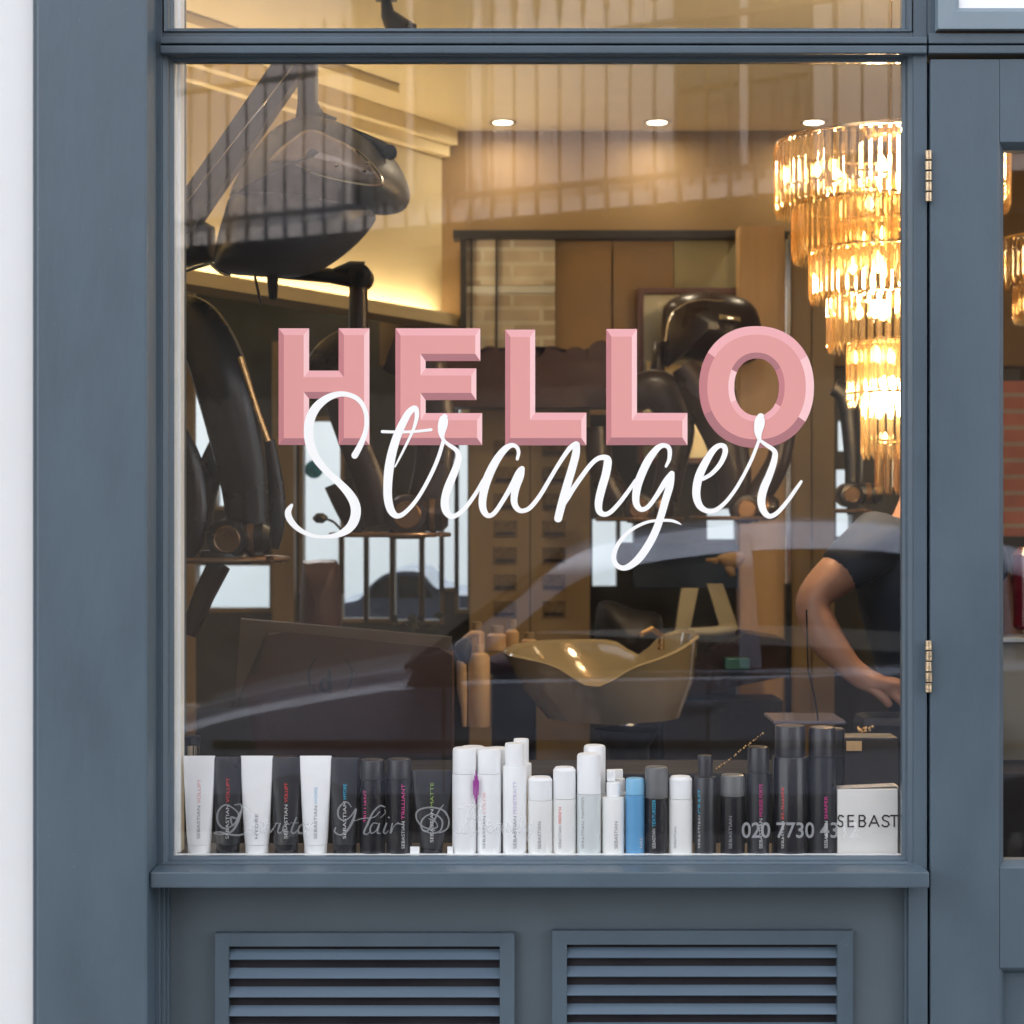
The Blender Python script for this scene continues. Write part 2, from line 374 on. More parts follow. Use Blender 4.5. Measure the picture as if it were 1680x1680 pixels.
# panel under the window
st = thing('stall_riser', 'grey blue panelled base under the shop window sill', 'panel', (0, -.02, 0))
zs = P(0, 1457, -.105).z-.001
b = MB(); b.box(P(278, 0, 0).x, P(1484, 0, 0).x, -.012, .2, 0.001, zs); b.build('panel', M_GREY, st)
for grp in (((246, 263, -.05), (263.5, 271, -.04), (271.5, 277, -.028)), ((1484, 1490, -.028), (1490.5, 1522, -.036))):
    b = MB()
    for p0, p1, y in grp: b.box(P(p0, 0, y).x, P(p1, 0, y).x, y, -.0125, 0.001, zs, bevel=.002)
    b.build('side_moulding', M_PAINT, st)
def vent(px0, px1, py0, ox0, ox1, oy0, label):
    v = thing('louvre_vent', label, 'vent', P((px0+px1)/2, 2040, -.012), 'louvre vents under the window')
    Yf = -.03; z0 = P(0, 2080, Yf).z; z1 = P(0, py0, Yf).z; iz0 = z0+.03; iz1 = P(0, oy0, Yf).z
    x0, x1, i0, i1 = P(px0, 0, Yf).x, P(px1, 0, Yf).x, P(ox0, 0, Yf).x, P(ox1, 0, Yf).x
    b = MB(); prof = []
    for o, y in ((0, -.0125), (0, Yf), (.0015, Yf-.001), (.999, Yf+.001), (1, Yf+.003), (1, -.0125)):
        prof.append([Vector((x0+(i0-x0)*o, y, z0+(iz0-z0)*o)), Vector((x1+(i1-x1)*o, y, z0+(iz0-z0)*o)), Vector((x1+(i1-x1)*o, y, z1+(iz1-z1)*o)), Vector((x0+(i0-x0)*o, y, z1+(iz1-z1)*o))])
    b.loft(prof, smooth=False, cap=False); b.build('frame', M_PAINT, v)
    b = MB(); b.box(i0-.003, i1+.003, -.0124, -.0122, iz0-.003, iz1+.003); b.build('backing', M_DARKGAP, v)
    z = iz1-.0235; k = 0
    while z > iz0:
        s_ = MB(); h = .0155
        pts = [Vector((i0, -.0285, z)), Vector((i0, -.0265, z-.0018)), Vector((i0, -.013, z+h-.004)), Vector((i0, -.013, z+h))]
        s_.prism(pts, (i1-i0, 0, 0)); s_.build('slat', M_SLAT, v); z -= .0344; k += 1
    return v
M_SLAT = mat('slat_paint', (.1, .145, .195), .4, var=.04, stretch=(1, 1, 8))
vent(353, 844, 1531, 375, 820, 1553, 'louvred blue vent under the left half of the window')
vent(906, 1399, 1527, 930, 1374, 1550, 'louvred blue vent under the right half of the window')

# door
door = thing('shop_door', 'slate blue glazed shop door hung on two brass hinges', 'door', P(1900, 2200, -.035))
Yd = -.036
def dx(p): return P(p, 0, Yd).x
def dz(p): return P(0, p, Yd).z
b = MB()
b.box(dx(1526.5), dx(1640), Yd, .01, .02, dz(97), bevel=.002)
b.box(dx(2172), dx(2285), Yd, .01, .02, dz(97), bevel=.002)
b.build('stile', M_PAINT, door)
b = MB(); b.box(dx(1640)+.0004, dx(2172)-.0004, Yd, .01, dz(233), dz(97), bevel=.001)
b.box(dx(1640)+.0004, dx(2172)-.0004, Yd, .01, dz(1588), dz(1424), bevel=.001)
b.box(dx(1640)+.0004, dx(2172)-.0004, Yd, .01, .02, .2, bevel=.001); b.build('rail', M_PAINT, door)
def ringframe(b, x0, x1, z0, z1, prof):
    b.loft([[Vector((x0+o, y, z0+o)), Vector((x1-o, y, z0+o)), Vector((x1-o, y, z1-o)), Vector((x0+o, y, z1-o))] for o, y in prof], smooth=False, cap=False)
b = MB(); ringframe(b, dx(1640), dx(2172), dz(1424), dz(233), [(0, Yd+.001), (.002, Yd+.004), (.007, Yd+.012), (.0115, Yd+.02), (.0115, .01)])
b.build('glazing_bead', M_PAINT, door)
b = MB(); b.box(dx(1648), dx(2164), -.004, .002, dz(1420), dz(237)); b.build('glass', M_GLASS, door)
b = MB(); b.box(dx(1641), dx(2171), -.012, .008, .201, dz(1589)); b.build('panel', M_PAINT, door)
b = MB(); ringframe(b, dx(1640), dx(2172), .2, dz(1588), [(0, Yd+.001), (.004, Yd+.004), (.009, Yd+.012), (.014, -.0125)])
b.build('panel_moulding', M_PAINT, door)
b = MB(); b.box(P(1521, 0, 0).x+.0006, dx(2290), .0105, .05, dz(97)-.01, dz(97)+.004); b.box(P(1519.5, 0, -.02).x, P(1528, 0, -.02).x, -.004, .02, .02, dz(96)); b.build('shadow_gap', M_DARKGAP, door)
M_HSCREW = M_BRASS
for i, (y0, y1) in enumerate(((246, 332), (1050, 1137))):
    h = thing('hinge', None, None); h.location = P(1523.5, y1, -.04); del_ = h
    h.parent = door; h.matrix_parent_inverse = Matrix.Translation(-door.location)
    h['label'] = ('upper', 'lower')[i]+' worn brass hinge with five knuckles'
    n = 5; hh = (y1-y0)/n
    kb = MB()
    for q in range(n):
        z0 = P(0, y0+hh*(q+1)-1, -.042).z; z1 = P(0, y0+hh*q+1, -.042).z
        kb.lathe([(.0052, z0), (.0062, z0+.001), (.0062+random.uniform(-.0003, .0003), z1-.001), (.0052, z1)], (P(1523.5, 0, -.042).x+random.uniform(-.0004, .0004), -.042, 0), 14)
    hm = kb.build('knuckles', M_BRASS, h); hm.matrix_parent_inverse = Matrix.Translation(-h.location)
    hm.matrix_parent_inverse = (Matrix.Translation(h.location)).inverted()
# frame above the door and fanlight
b = MB()
fr = thing('door_frame', 'slate blue frame head running above the shop door', 'door frame', P(1900, 80, -.03))
b.box(P(1521, 0, -.03).x+.0005, P(2330, 0, -.03).x, -.044, .2, P(0, 88.5, -.04).z+.0005, P(0, 75, -.04).z, bevel=.002)
b.box(P(1521, 0, -.03).x+.0005, P(2330, 0, -.03).x, -.044, .2, P(0, 72, -.04).z, P(0, 55, -.04).z, bevel=.002)
b.box(P(1521, 0, -.03).x+.0005, P(2330, 0, -.03).x, -.028, .2, P(0, 75, -.04).z, P(0, 72, -.04).z)
b.box(dx(2290), P(2330, 0, -.03).x, -.0315, .2, 0, P(0, 88.5, -.04).z)
b.box(P(1521.3, 0, -.03).x, P(1536, 0, -.03).x, -.031, .2, P(0, 54.5, -.04).z, P(0, -300, 0).z)
b.build('head', M_PAINT, fr)
fl = thing('fanlight', 'pale blue framed fanlight with a sky-bright white pane above the door', 'window', P(1900, 48, -.05))
b = MB(); Yq = -.055; x0, x1, z0, z1 = P(1539, 0, Yq).x, P(2280, 0, Yq).x, P(0, 47, Yq).z, P(0, -270, Yq).z
ringframe(b, x0, x1, z0, z1, [(0, -.012), (0, Yq), (.031, Yq-.001), (.033, Yq+.004), (.038, Yq+.005), (.041, Yq+.014), (.041, -.012)])
b.build('frame', mat('pale_blue_paint', (.2, .26, .31), .35, var=.06, coat=.2), fl)
b = MB(); b.box(x0+.0405, x1-.0405, Yq+.012, Yq+.018, z0+.0405, z1-.0405); b.build('pane', mat('sky_white_pane', (.93, .94, .96), .3, var=.01), fl)  # bright sky on the pane is put in as plain white colour
b = MB(); b.box(x0+.004, x1, -.034, -.0115, z0-.006, z0-.0005); b.build('gap_shadow', mat('gap_shadow_brown', (.12, .07, .05), .8, var=.5, vscale=40), fl)  # shadow gap under the fanlight, painted as a brown strip
b = MB(); b.box(P(2330, 0, 0).x+.002, 5.2, -.08, .3, 0, 3.598); tag(b.build('side_pilaster', M_PAINT), 'slate blue painted pier to the right of the shop door', 'pilaster')

# ------------------------------------------------------------------ pink letters on the glass
YV = -.0012
PM = [M_PF, M_PT, M_PR, M_PL, M_PB]
def block_letter(name, pts, ix, iy, label):
    """pts clockwise in px (y down); facets coloured by the side they face"""
    n = len(pts); inner = []
    for i in range(n):
        px, py = pts[i]; ax, ay = pts[i-1]; bx, by = pts[(i+1) % n]
        # inward normals of the two axis-aligned edges (clockwise in y-down space -> interior to the right-hand side)
        def inn(x0, y0, x1, y1):
            dx_, dy_ = x1-x0, y1-y0
            return (-(dy_ > 0)+(dy_ < 0), (dx_ > 0)-(dx_ < 0))
        n1 = inn(ax, ay, px, py); n2 = inn(px, py, bx, by)
        inner.append((px+(n1[0]+n2[0])*ix, py+(n1[1]+n2[1])*iy))
    b = MB()
    V = lambda p: P(p[0], p[1], YV)
    for i in range(n):
        j = (i+1) % n; d = (pts[j][0]-pts[i][0], pts[j][1]-pts[i][1])
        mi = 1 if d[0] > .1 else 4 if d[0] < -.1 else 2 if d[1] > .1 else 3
        b.face([V(pts[i]), V(pts[j]), V(inner[j]), V(inner[i])], mi)
    f = b.face([V(p) for p in inner], 0); f.normal_update(); bmesh.ops.triangulate(b.bm, faces=[f])
    # a real film thickness
    g = bmesh.ops.extrude_face_region(b.bm, geom=b.bm.faces[:])
    bmesh.ops.translate(b.bm, verts=[v for v in g['geom'] if isinstance(v, bmesh.types.BMVert)], vec=(0, .0008, 0))
    return tag(b.build(name, PM), label, 'letter', 'pink block letters on the window')
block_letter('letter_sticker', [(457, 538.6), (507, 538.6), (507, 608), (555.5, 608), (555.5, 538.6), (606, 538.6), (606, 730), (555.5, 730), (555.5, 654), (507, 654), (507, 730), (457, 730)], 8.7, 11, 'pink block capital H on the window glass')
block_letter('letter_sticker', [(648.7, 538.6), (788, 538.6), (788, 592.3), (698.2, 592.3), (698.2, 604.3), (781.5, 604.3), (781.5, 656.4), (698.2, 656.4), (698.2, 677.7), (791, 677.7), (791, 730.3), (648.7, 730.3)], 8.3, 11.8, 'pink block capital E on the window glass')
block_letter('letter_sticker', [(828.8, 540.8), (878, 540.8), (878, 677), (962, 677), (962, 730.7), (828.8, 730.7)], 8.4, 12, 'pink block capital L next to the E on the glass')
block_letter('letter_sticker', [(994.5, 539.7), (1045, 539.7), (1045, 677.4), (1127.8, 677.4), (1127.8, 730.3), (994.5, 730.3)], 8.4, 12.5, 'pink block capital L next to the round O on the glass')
def letter_o():
    b = MB(); N = 96; cx, cy = 1241.2, 635
    def pt(a, rx, ry, e=2.15):
        c, s_ = math.cos(a), math.sin(a); k = (abs(c)**e+abs(s_)**e)**(-1/e); return P(cx+c*k*rx, cy-s_*k*ry, YV)
    rr = [(94.2, 100), (80.8, 86), (46.2, 56.6), (36.5, 46.8)]
    for i in range(N):
        a0, a1 = 2*math.pi*i/N, 2*math.pi*(i+1)/N; am = math.degrees((a0+a1)/2)
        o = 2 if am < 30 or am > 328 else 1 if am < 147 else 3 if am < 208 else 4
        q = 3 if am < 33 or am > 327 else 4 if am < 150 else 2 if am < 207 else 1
        for k, mi in ((0, o), (1, 0), (2, q)):
            b.face([pt(a0, *rr[k]), pt(a1, *rr[k]), pt(a1, *rr[k+1]), pt(a0, *rr[k+1])], mi)
    bmesh.ops.remove_doubles(b.bm, verts=b.bm.verts, dist=1e-6)
    g = bmesh.ops.extrude_face_region(b.bm, geom=b.bm.faces[:])
    bmesh.ops.translate(b.bm, verts=[v for v in g['geom'] if isinstance(v, bmesh.types.BMVert)], vec=(0, .0008, 0))
    tag(b.build('letter_sticker', PM), 'pink round capital O on the window glass', 'letter', 'pink block letters on the window')
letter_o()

def ribbon(b, pts, Y, n=7, drift=.00025):
    """pen stroke: pts = (px, py, width px)"""
    q = cr(pts, n); L = len(q); le, ri = [], []
    for i, (x, y, w_) in enumerate(q):
        a = q[max(i-1, 0)]; c = q[min(i+1, L-1)]; tx, ty = c[0]-a[0], c[1]-a[1]; l = math.hypot(tx, ty) or 1
        nx, ny = -ty/l*w_/2, tx/l*w_/2; yy = Y-drift*i/L
        le.append(P(x+nx, y+ny, yy)); ri.append(P(x-nx, y-ny, yy))
    for i in range(L-1): b.face([le[i], ri[i], ri[i+1], le[i+1]])
    for e in (0, L-1):
        x, y, w_ = q[e]; yy = Y-drift*e/L-.00003
        b.face([P(x+math.cos(2*math.pi*k/14)*w_/2, y+math.sin(2*math.pi*k/14)*w_/2, yy) for k in range(14)])
def tr(pts, ox, oy, s_): return [(ox+x/s_, oy+y/s_, w_/s_) for x, y, w_ in pts]
A = lambda p: tr(p, 440, 620, 5.6)
B_ = lambda p: tr(p, 700, 640, 5.6)
C_ = lambda p: tr(p, 940, 660, 5.6)
E_ = lambda p: tr(p, 1120, 660, 7.)
strokes = {
 'S': [A([(795,712,62),(845,620,56),(893,500,46),(905,380,42),(880,270,42),(810,185,45),(690,147,48),(570,172,62),(465,245,78),(395,350,88),(371,480,88),(388,620,85),(445,745,75),(540,862,62),(650,962,66),(740,1060,80),(792,1150,90),(805,1240,92),(780,1330,88),(720,1400,72),(620,1447,48),(500,1460,30),(380,1441,36),(270,1382,48),(200,1300,60),(183,1230,58),(215,1170,30)])],
 't': [A([(1048,493,28),(1200,497,28),(1350,492,26),(1497,476,28)]),
       A([(1165,815,14),(1210,730,20),(1270,610,24),(1335,470,28),(1366,350,40),(1352,278,48),(1300,310,62),(1250,390,70),(1190,520,76),(1140,680,82),(1110,840,86),(1098,1000,80),(1102,1120,78),(1130,1220,70),(1185,1268,50),(1260,1235,40),(1370,1110,36),(1480,920,36),(1560,740,36),(1612,570,34)])],
 'r': [B_([(148,450,28),(138,390,66),(148,320,90),(158,265,80),(165,245,55)]),
       B_([(150,455,24),(200,500,34),(270,550,42),(293,610,55),(275,700,66),(235,800,72),(195,900,76),(170,1000,78),(170,1080,75),(195,1138,62),(240,1160,48),(300,1132,42),(380,1050,40),(460,935,36),(520,825,30)])],
 'a': [B_([(832,634,28),(845,570,34),(825,522,36),(780,507,44),(720,542,60),(650,630,72),(590,740,80),(545,850,82),(520,960,74),(512,1050,70),(530,1120,60),(572,1155,45),(630,1120,42),(710,1000,42),(780,880,48),(840,765,55),(870,725,50)]),
       B_([(876,722,50),(862,790,65),(825,880,70),(805,970,66),(806,1040,60),(835,1092,50),(880,1110,42),(950,1080,42),(1040,970,40),(1130,820,38),(1220,670,38),(1310,540,44),(1368,495,48)])],
 'n': [B_([(1375,502,64),(1372,580,72),(1342,700,74),(1300,840,76),(1260,980,78),(1230,1090,76),(1208,1180,72)]),
       B_([(1225,1110,20),(1290,990,55),(1340,915,46),(1420,800,44),(1510,682,42),(1580,626,45),(1645,622,55)])+C_([(320,545,74),(302,660,76),(262,800,76),(236,920,72),(243,1000,60),(290,1030,46),(350,1005,42),(430,920,40),(520,800,36),(572,720,30)])],
 'g': [C_([(855,588,25),(885,520,36),(886,430,42),(842,396,42),(780,420,56),(700,520,72),(640,640,76),(595,760,76),(577,880,68),(590,950,58),(632,985,45),(690,960,42),(760,870,42),(850,730,55),(900,665,52)]),
       C_([(908,655,52),(892,760,68),(850,900,70),(810,1040,68),(765,1170,70),(700,1300,72),(610,1430,72),(520,1505,58),(450,1522,46),(390,1482,46),(376,1400,44),(430,1280,38),(540,1170,32),(680,1102,28),(800,1086,26),(900,1087,28),(960,1105,22),(995,1124,6)])],
 'e': [E_([(232,880,44),(330,822,48),(430,710,56),(485,590,62),(480,515,62),(425,497,58),(350,552,72),(262,690,88),(192,840,97),(160,980,95),(162,1100,90),(205,1200,75),(290,1250,55),(380,1236,50),(490,1150,45),(600,1010,42),(700,840,40),(790,660,40),(850,510,38),(882,420,36)])],
 'last r': [E_([(884,438,36),(868,350,86),(880,260,118),(888,200,112),(896,165,80)]),
       E_([(888,436,35),(960,490,46),(1040,545,52),(1062,600,65),(1040,710,76),(990,850,86),(935,980,94),(905,1100,94),(912,1200,86),(952,1280,70),(1010,1308,56),(1090,1265,50),(1200,1140,46),(1300,1000,42),(1362,910,32)])]}
wv = thing('script_sticker', 'white flowing handwritten word Stranger across the pink letters', 'lettering', P(880, 880, YV-.001))
for i, (k, ss) in enumerate(strokes.items()):
    b = MB()
    for j, s_ in enumerate(ss): ribbon(b, s_, -.0016-.00008*i-.0003*j, drift=.0002)
    o = b.build('script_letter', M_VWHITE, wv); o['label'] = 'white script letter '+k

# older faded lettering
hz = thing('faded_script_lettering', 'faded grey script lettering naming the hair salon low on the glass', 'lettering', P(560, 1370, 0))
F = lambda p: tr(p, 340, 1290, 3.111)
old = [F([(150,165,8),(120,160,12),(130,200,6),(150,175,5),(158,140,6),(130,110,7),(90,95,7),(55,130,10),(55,185,11),(90,215,9),(140,190,8),(170,130,10)]),
 F([(140,95,5),(175,95,7),(165,160,12),(130,225,12),(80,245,7),(35,240,5),(60,232,5),(110,245,10),(170,248,10),(225,215,8),(240,160,8),(215,115,6),(170,100,5)]),
 F([(285,190,6),(265,185,7),(240,205,9),(240,235,9),(265,235,6),(288,195,8),(282,235,8),(300,235,5)]),
 F([(305,195,5),(318,185,8),(318,235,10),(345,205,6),(352,188,6),(362,190,4)]),
 F([(372,190,8),(360,230,9),(372,240,6),(385,225,4)]),
 F([(418,195,6),(405,188,6),(388,210,9),(392,238,8),(415,232,5)]),
 F([(455,160,7),(430,225,9),(442,240,6),(460,225,4)]), F([(425,187,4),(465,187,4)]),
 F([(490,190,7),(468,210,9),(468,238,7),(490,235,6),(503,210,7),(492,190,5)]),
 F([(515,195,8),(505,240,9),(520,205,5),(540,188,7)]),
 F([(735,105,5),(710,80,7),(672,110,10),(670,155,9),(700,175,7),(735,150,7),(760,115,8),(745,170,12),(715,225,12),(680,248,8),(650,232,9),(655,212,7)]),
 F([(745,178,4),(790,165,5),(850,158,5),(880,130,5)]),
 F([(905,105,6),(880,100,7),(845,135,9),(820,190,11),(800,235,10),(815,245,7),(835,225,4)]),
 F([(905,120,4),(910,135,4),(885,160,3)]),
 F([(868,190,6),(848,188,6),(832,215,9),(838,240,7),(862,225,5),(880,188,6),(868,235,9),(885,240,4)]),
 F([(915,190,8),(900,232,9),(912,240,6),(925,225,4)]), F([(925,158,7),(928,160,7)]),
 F([(945,190,7),(935,240,9),(955,200,5),(975,188,8)]), F([(975,190,5),(1000,195,8)]),
 F([(1160,225,8),(1100,205,8),(1068,165,9),(1075,125,9),(1130,108,8),(1200,120,9),(1232,165,9),(1225,215,9),(1185,238,7)]),
 F([(1205,95,6),(1180,130,8),(1150,190,8),(1120,230,8),(1095,215,8),(1095,175,8),(1130,145,7),(1175,150,8),(1200,180,9),(1190,225,8),(1150,240,8),(1105,225,7)]),
 F([(1130,165,5),(1160,175,6),(1175,205,7),(1150,215,6),(1140,190,5),(1165,160,5)]),
 F([(1290,110,5),(1350,95,7),(1330,170,9),(1300,235,9),(1270,240,5)]), F([(1345,100,6),(1400,105,7),(1390,150,6),(1345,165,5),(1395,180,8),(1380,230,7),(1310,243,6)]),
 F([(1430,210,5),(1455,195,6),(1440,185,6),(1425,215,8),(1440,240,6),(1465,225,4)]), F([(1500,190,6),(1480,215,8),(1488,240,6),(1510,195,7),(1505,238,7)]),
 F([(1535,190,8),(1530,235,8),(1555,225,5),(1565,190,7),(1560,238,7)]), F([(1600,160,7),(1585,225,8),(1595,240,5)]), F([(1630,190,7),(1625,235,7),(1655,190,7),(1630,280,7)])]
for a_, b_ in ((0, 10), (10, 19), (19, 22), (22, len(old))):
    b = MB()
    for i, s_ in enumerate(old[a_:b_]): ribbon(b, s_, .0080+.00002*i, n=5, drift=.00001)
    b.build('word', M_ETCH, hz)
ph = P(1217, 1374, -.0006)
tag(text('phone_number_lettering', '020 7730 4312', .04, M_ETCH, None, (ph.x, ph.y, ph.z), width=(1408-1217)*S, height=26*S, bold=.0006), 'grey telephone number lettering low on the right of the glass', 'lettering')

# ------------------------------------------------------------------ products on the display shelf
ZS = P(0, 1402.5, .02).z+.0006
def X(px, Y=.036): return P(px, 0, Y).x
def Zp(py, Y=.036): return P(0, py, Y).z
GR = 'hair products in a row on the window shelf'
def product(name, label, cat, px0, px1, Y): return thing(name, label, cat, ((X(px0, Y)+X(px1, Y))/2, Y, ZS), GR)
def vtext(t, cx, yf, z, words, size=.0085):
    """vertical lettering, each word in its own ink, reading upwards"""
    for word, m, L in words:
        text('lettering', word, size, m, t, (cx+size*.36, yf, z), roll=R(90), width=L); z += L+.004
def squeeze_tube(px0, px1, top, body, cap, label, words, bot=None, Y=.036, capy=1384):
    t = product('squeeze_tube', label, 'tube', px0, px1, Y); x0, x1 = X(px0, Y), X(px1, Y); cx = (x0+x1)/2; w_ = (x1-x0)/2; z1 = Zp(top, Y)
    zc = Zp(capy, Y); wb = w_*(.74 if bot is None else bot)
    rings = []
    for k in range(9):
        f = k/8; z = zc+(z1-.006-zc)*f; rx = wb+(w_-wb)*f**.8; ry = .018*(1-f)+.0035*f; e = 2+f*3
        ring = []
        for i in range(28):
            a = 2*math.pi*i/28; c, s_ = math.cos(a), math.sin(a); q = (abs(c)**e+abs(s_)**e)**(-1/e)
            ring.append(Vector((cx+c*q*rx, Y+s_*q*ry, z)))
        rings.append(ring)
    rings.append([Vector((v.x, Y+(v.y-Y)*.6, z1)) for v in rings[-1]])
    b = MB(); b.loft(rings); b.build('tube_body', body, t)
    b = MB(); r_ = wb*.97; b.lathe([(r_*.97, ZS), (r_, ZS+.002), (r_, zc-.0006)], (cx, Y, 0), 28, sy=.019/r_*.95); b.build('cap', cap, t)
    z = zc+.012
    H = z1-zc
    for word, m, L in words:
        n = len(words); f0 = (z-zc)/H; f1 = (z+L-zc)/H
        yy = Y-(.018*(1-f0)+.0035*f0)*.98-.0012
        o = text('lettering', word, .0085, m, t, (cx+.004, yy, z), roll=R(90), width=L)
        for v in o.data.vertices:
            f = min(1, max(0, (v.co.z-zc)/H)); v.co.y = Y-(.018*(1-f)+.0035*f)-.0009
        z += L+.004
    return t
def bottle(px0, px1, top, secs, label, words=(), Y=.036, cat='bottle', name='bottle', tx=0., tz=.012):
    """secs: list of (part name, material, [(radius factor, py)...]) from bottom up"""
    t = product(name, label, cat, px0, px1, Y); x0, x1 = X(px0, Y), X(px1, Y); cx = (x0+x1)/2; r_ = (x1-x0)/2
    for i, (nm, m, prof) in enumerate(secs):
        b = MB(); pr = [(r_*f, ZS if py is None else Zp(py, Y)) for f, py in prof]
        b.lathe(pr, (cx, Y, 0), 32); b.build(nm, m, t)
    vtext(t, cx+tx*r_, Y-r_*math.sqrt(max(0, 1-tx*tx))-.0008, ZS+tz, words); return t
def simple(px0, px1, top, capy, body, cap, label, words=(), capf=.97, Y=.036, cat='bottle', name='bottle', tx=0., dome=0, tz=.012):
    return bottle(px0, px1, top, [('body', body, [(.93, None), (1, 1401), (1, capy+4), (.99, capy+.6)]),
        ('cap', cap, [(capf, capy), (capf, top+5), (capf*(.93 if not dome else .85), top+1.2), (capf*.8, top)])], label, words, Y, cat, name, tx, tz)
W_, K_ = M_PACKW, M_PACKD
squeeze_tube(301, 353, 1240, W_, W_, 'white squeeze tube with faint red lettering at the left end of the shelf', [('SEBASTIAN', M_INKG, .06), ('VOLUPT', M_INKLR, .045)])
squeeze_tube(351, 397, 1242, K_, M_PACKB, 'charcoal squeeze tube with red lettering, first dark one from the left', [('SEBASTIAN', M_INKW, .062), ('VOLUPT', M_INKR, .045)], bot=.85)
squeeze_tube(395, 448, 1240, W_, W_, 'white squeeze tube with grey brushed mark between two charcoal tubes', [('HYDRE', M_INKG, .045)])
squeeze_tube(446, 493, 1242, K_, M_PACKB, 'charcoal squeeze tube with bright red word, second dark one from the left', [('SEBASTIAN', M_INKW, .062), ('VOLUPT', M_INKR, .036)], bot=.85)
squeeze_tube(492, 544, 1240, W_, W_, 'white squeeze tube with pale blue word, third white one from the left', [('SEBASTIAN', M_INKG, .06), ('HYDRE', mat('pale_blue_ink', (.35, .6, .8), .6, var=0), .03)])
squeeze_tube(542, 589, 1243, K_, M_PACKB, 'charcoal squeeze tube with bright blue word, third dark one from the left', [('SEBASTIAN', M_INKW, .068), ('HYDRE', M_INKC, .028)], bot=.85)
simple(590, 632, 1245, 1277, M_PACKB, M_CAPD, 'black spray can with magenta side stripe and small blue mark', [('TRILLIANT', M_INKP, .06)], cat='can', name='spray_can', tx=-.5, tz=.06)
simple(634, 676, 1244, 1276, M_PACKB, M_CAPD, 'black spray can with magenta splash beside the crimped black tube', [('SEBASTIAN', M_INKW, .05), ('TRILLIANT', M_INKP, .065)], cat='can', name='spray_can', tx=.35)
squeeze_tube(675, 741, 1263, K_, M_PACKB, 'wide crimped black tube with green lettering beside the tall white cans', [('SEBASTIAN', M_INKW, .06), ('MATTE', M_INKGR, .045)], bot=.56, capy=1390)
simple(742, 782, 1226, 1268, W_, W_, 'tall white can with magenta streak on its right edge', [], cat='can', name='spray_can', Y=.036)
simple(754, 797, 1224, 1268, W_, W_, 'tall white can standing behind the first two tall white cans', cat='can', name='spray_can', Y=.085)
simple(783, 822, 1227, 1268, W_, W_, 'tall white can with faint pink lettering, second in the front row', [('SEBASTIAN', M_INKG, .06), ('COLOR', M_INKLR, .04)], cat='can', name='spray_can', tx=-.4)
simple(797, 836, 1226, 1268, W_, W_, 'tall white can half hidden behind the second tall white can', cat='can', name='spray_can', Y=.085)
def shoulder(px0, px1, nx0, nx1, top, sh, body, cap, label, words=(), Y=.036, tx=0.):
    f = (nx1-nx0)/(px1-px0)
    return bottle(px0, px1, top, [('body', body, [(.94, None), (1, 1401), (1, sh+2), (.97, sh), (f*1.05, sh-.6)]),
        ('cap', cap, [(f, sh-1), (f, top+2), (f*.96, top)])], label, words, Y, tx=tx)
shoulder(825, 864, 829, 861, 1219, 1256, W_, W_, 'tallest white shouldered bottle right of the tall white cans', [('SEBASTIAN', M_INKG, .06), ('PENETRAITT', mat('lilac_ink', (.55, .5, .7), .6, var=0), .06)])
shoulder(838, 872, 841, 866, 1212, 1252, W_, W_, 'white shouldered bottle standing behind the tallest white bottle', Y=.085)
simple(866, 907, 1274, 1311, M_PACKC, W_, 'short cream white bottle with a rounded clear cap beside the tallest bottle', [('SEBASTIAN', M_INKG, .05)], dome=1, tx=-.1)
simple(907, 945, 1258, 1309, M_PACKC, W_, 'cream white bottle with red lettering and a tall domed cap', [('SEBASTIAN', M_INKG, .042), ('DRENCH', M_INKR, .03)], dome=1, tx=-.4)
simple(946, 986, 1236, 1301, M_PACKG, W_, 'pale grey bottle with a long white cap and grey lettering', [('SEBASTIAN', M_INKG, .05), ('TWISTED', M_INKG, .04)], tx=-.5)
simple(957, 994, 1222, 1300, W_, W_, 'tall white bottle rising behind the pale grey bottle', Y=.085)
t = shoulder(988, 1024, 995, 1017, 1283, 1308, M_PACKC, W_, 'small white pump spray bottle left of the blue bottle', [('SEBASTIAN', M_INKG, .05)], tx=.2)
b = MB(); b.box(X(996), X(1010), .043, .057, Zp(1282.6), Zp(1264), bevel=.002); b.box(X(999), X(1003), .036, .043, Zp(1273), Zp(1267), bevel=.001); b.build('nozzle', W_, t)
t = shoulder(1003, 1030, 1008, 1026, 1277, 1300, W_, W_, 'white pump spray bottle behind the small white spray bottle', Y=.085)
b = MB(); b.box(X(1008, .1), X(1022, .1), .098, .112, Zp(1276.6, .105), Zp(1262, .105), bevel=.002); b.build('nozzle', W_, t)
simple(1026, 1058, 1276, 1303, M_BLUE, mat('pale_blue_cap', (.2, .48, .72), .3, var=.03), 'sky blue bottle between white spray bottle and grey capped black one', [('GEL', M_INKW, .02)], tx=.5)
simple(1058, 1096, 1257, 1308, M_PACKB, M_CAPG, 'black bottle with a tall matt grey cap beside the blue bottle', [('SEBASTIAN', M_INKW, .036), ('TEXTURIZER', M_INKC, .05)], tx=-.3, capf=1.)
simple(1097, 1136, 1273, 1309, M_PACKC, W_, 'short white bottle standing between two black bottles', [('SEBASTIAN', M_INKG, .04)], dome=1, tx=-.5)
shoulder(1139, 1175, 1145, 1170, 1239, 1274, K_, M_CAPD, 'charcoal bottle with narrow neck cap and blue lettering', [('SEBASTIAN', M_INKW, .06), ('CRAFT', M_INKC, .045)], tx=-.6)
simple(1182, 1222, 1270, 1305, M_PACKB, M_CAPG, 'short black bottle with wide grey cap right of the narrow necked one', [('SEBASTIAN', M_INKG, .06)], tx=-.3, capf=.98)
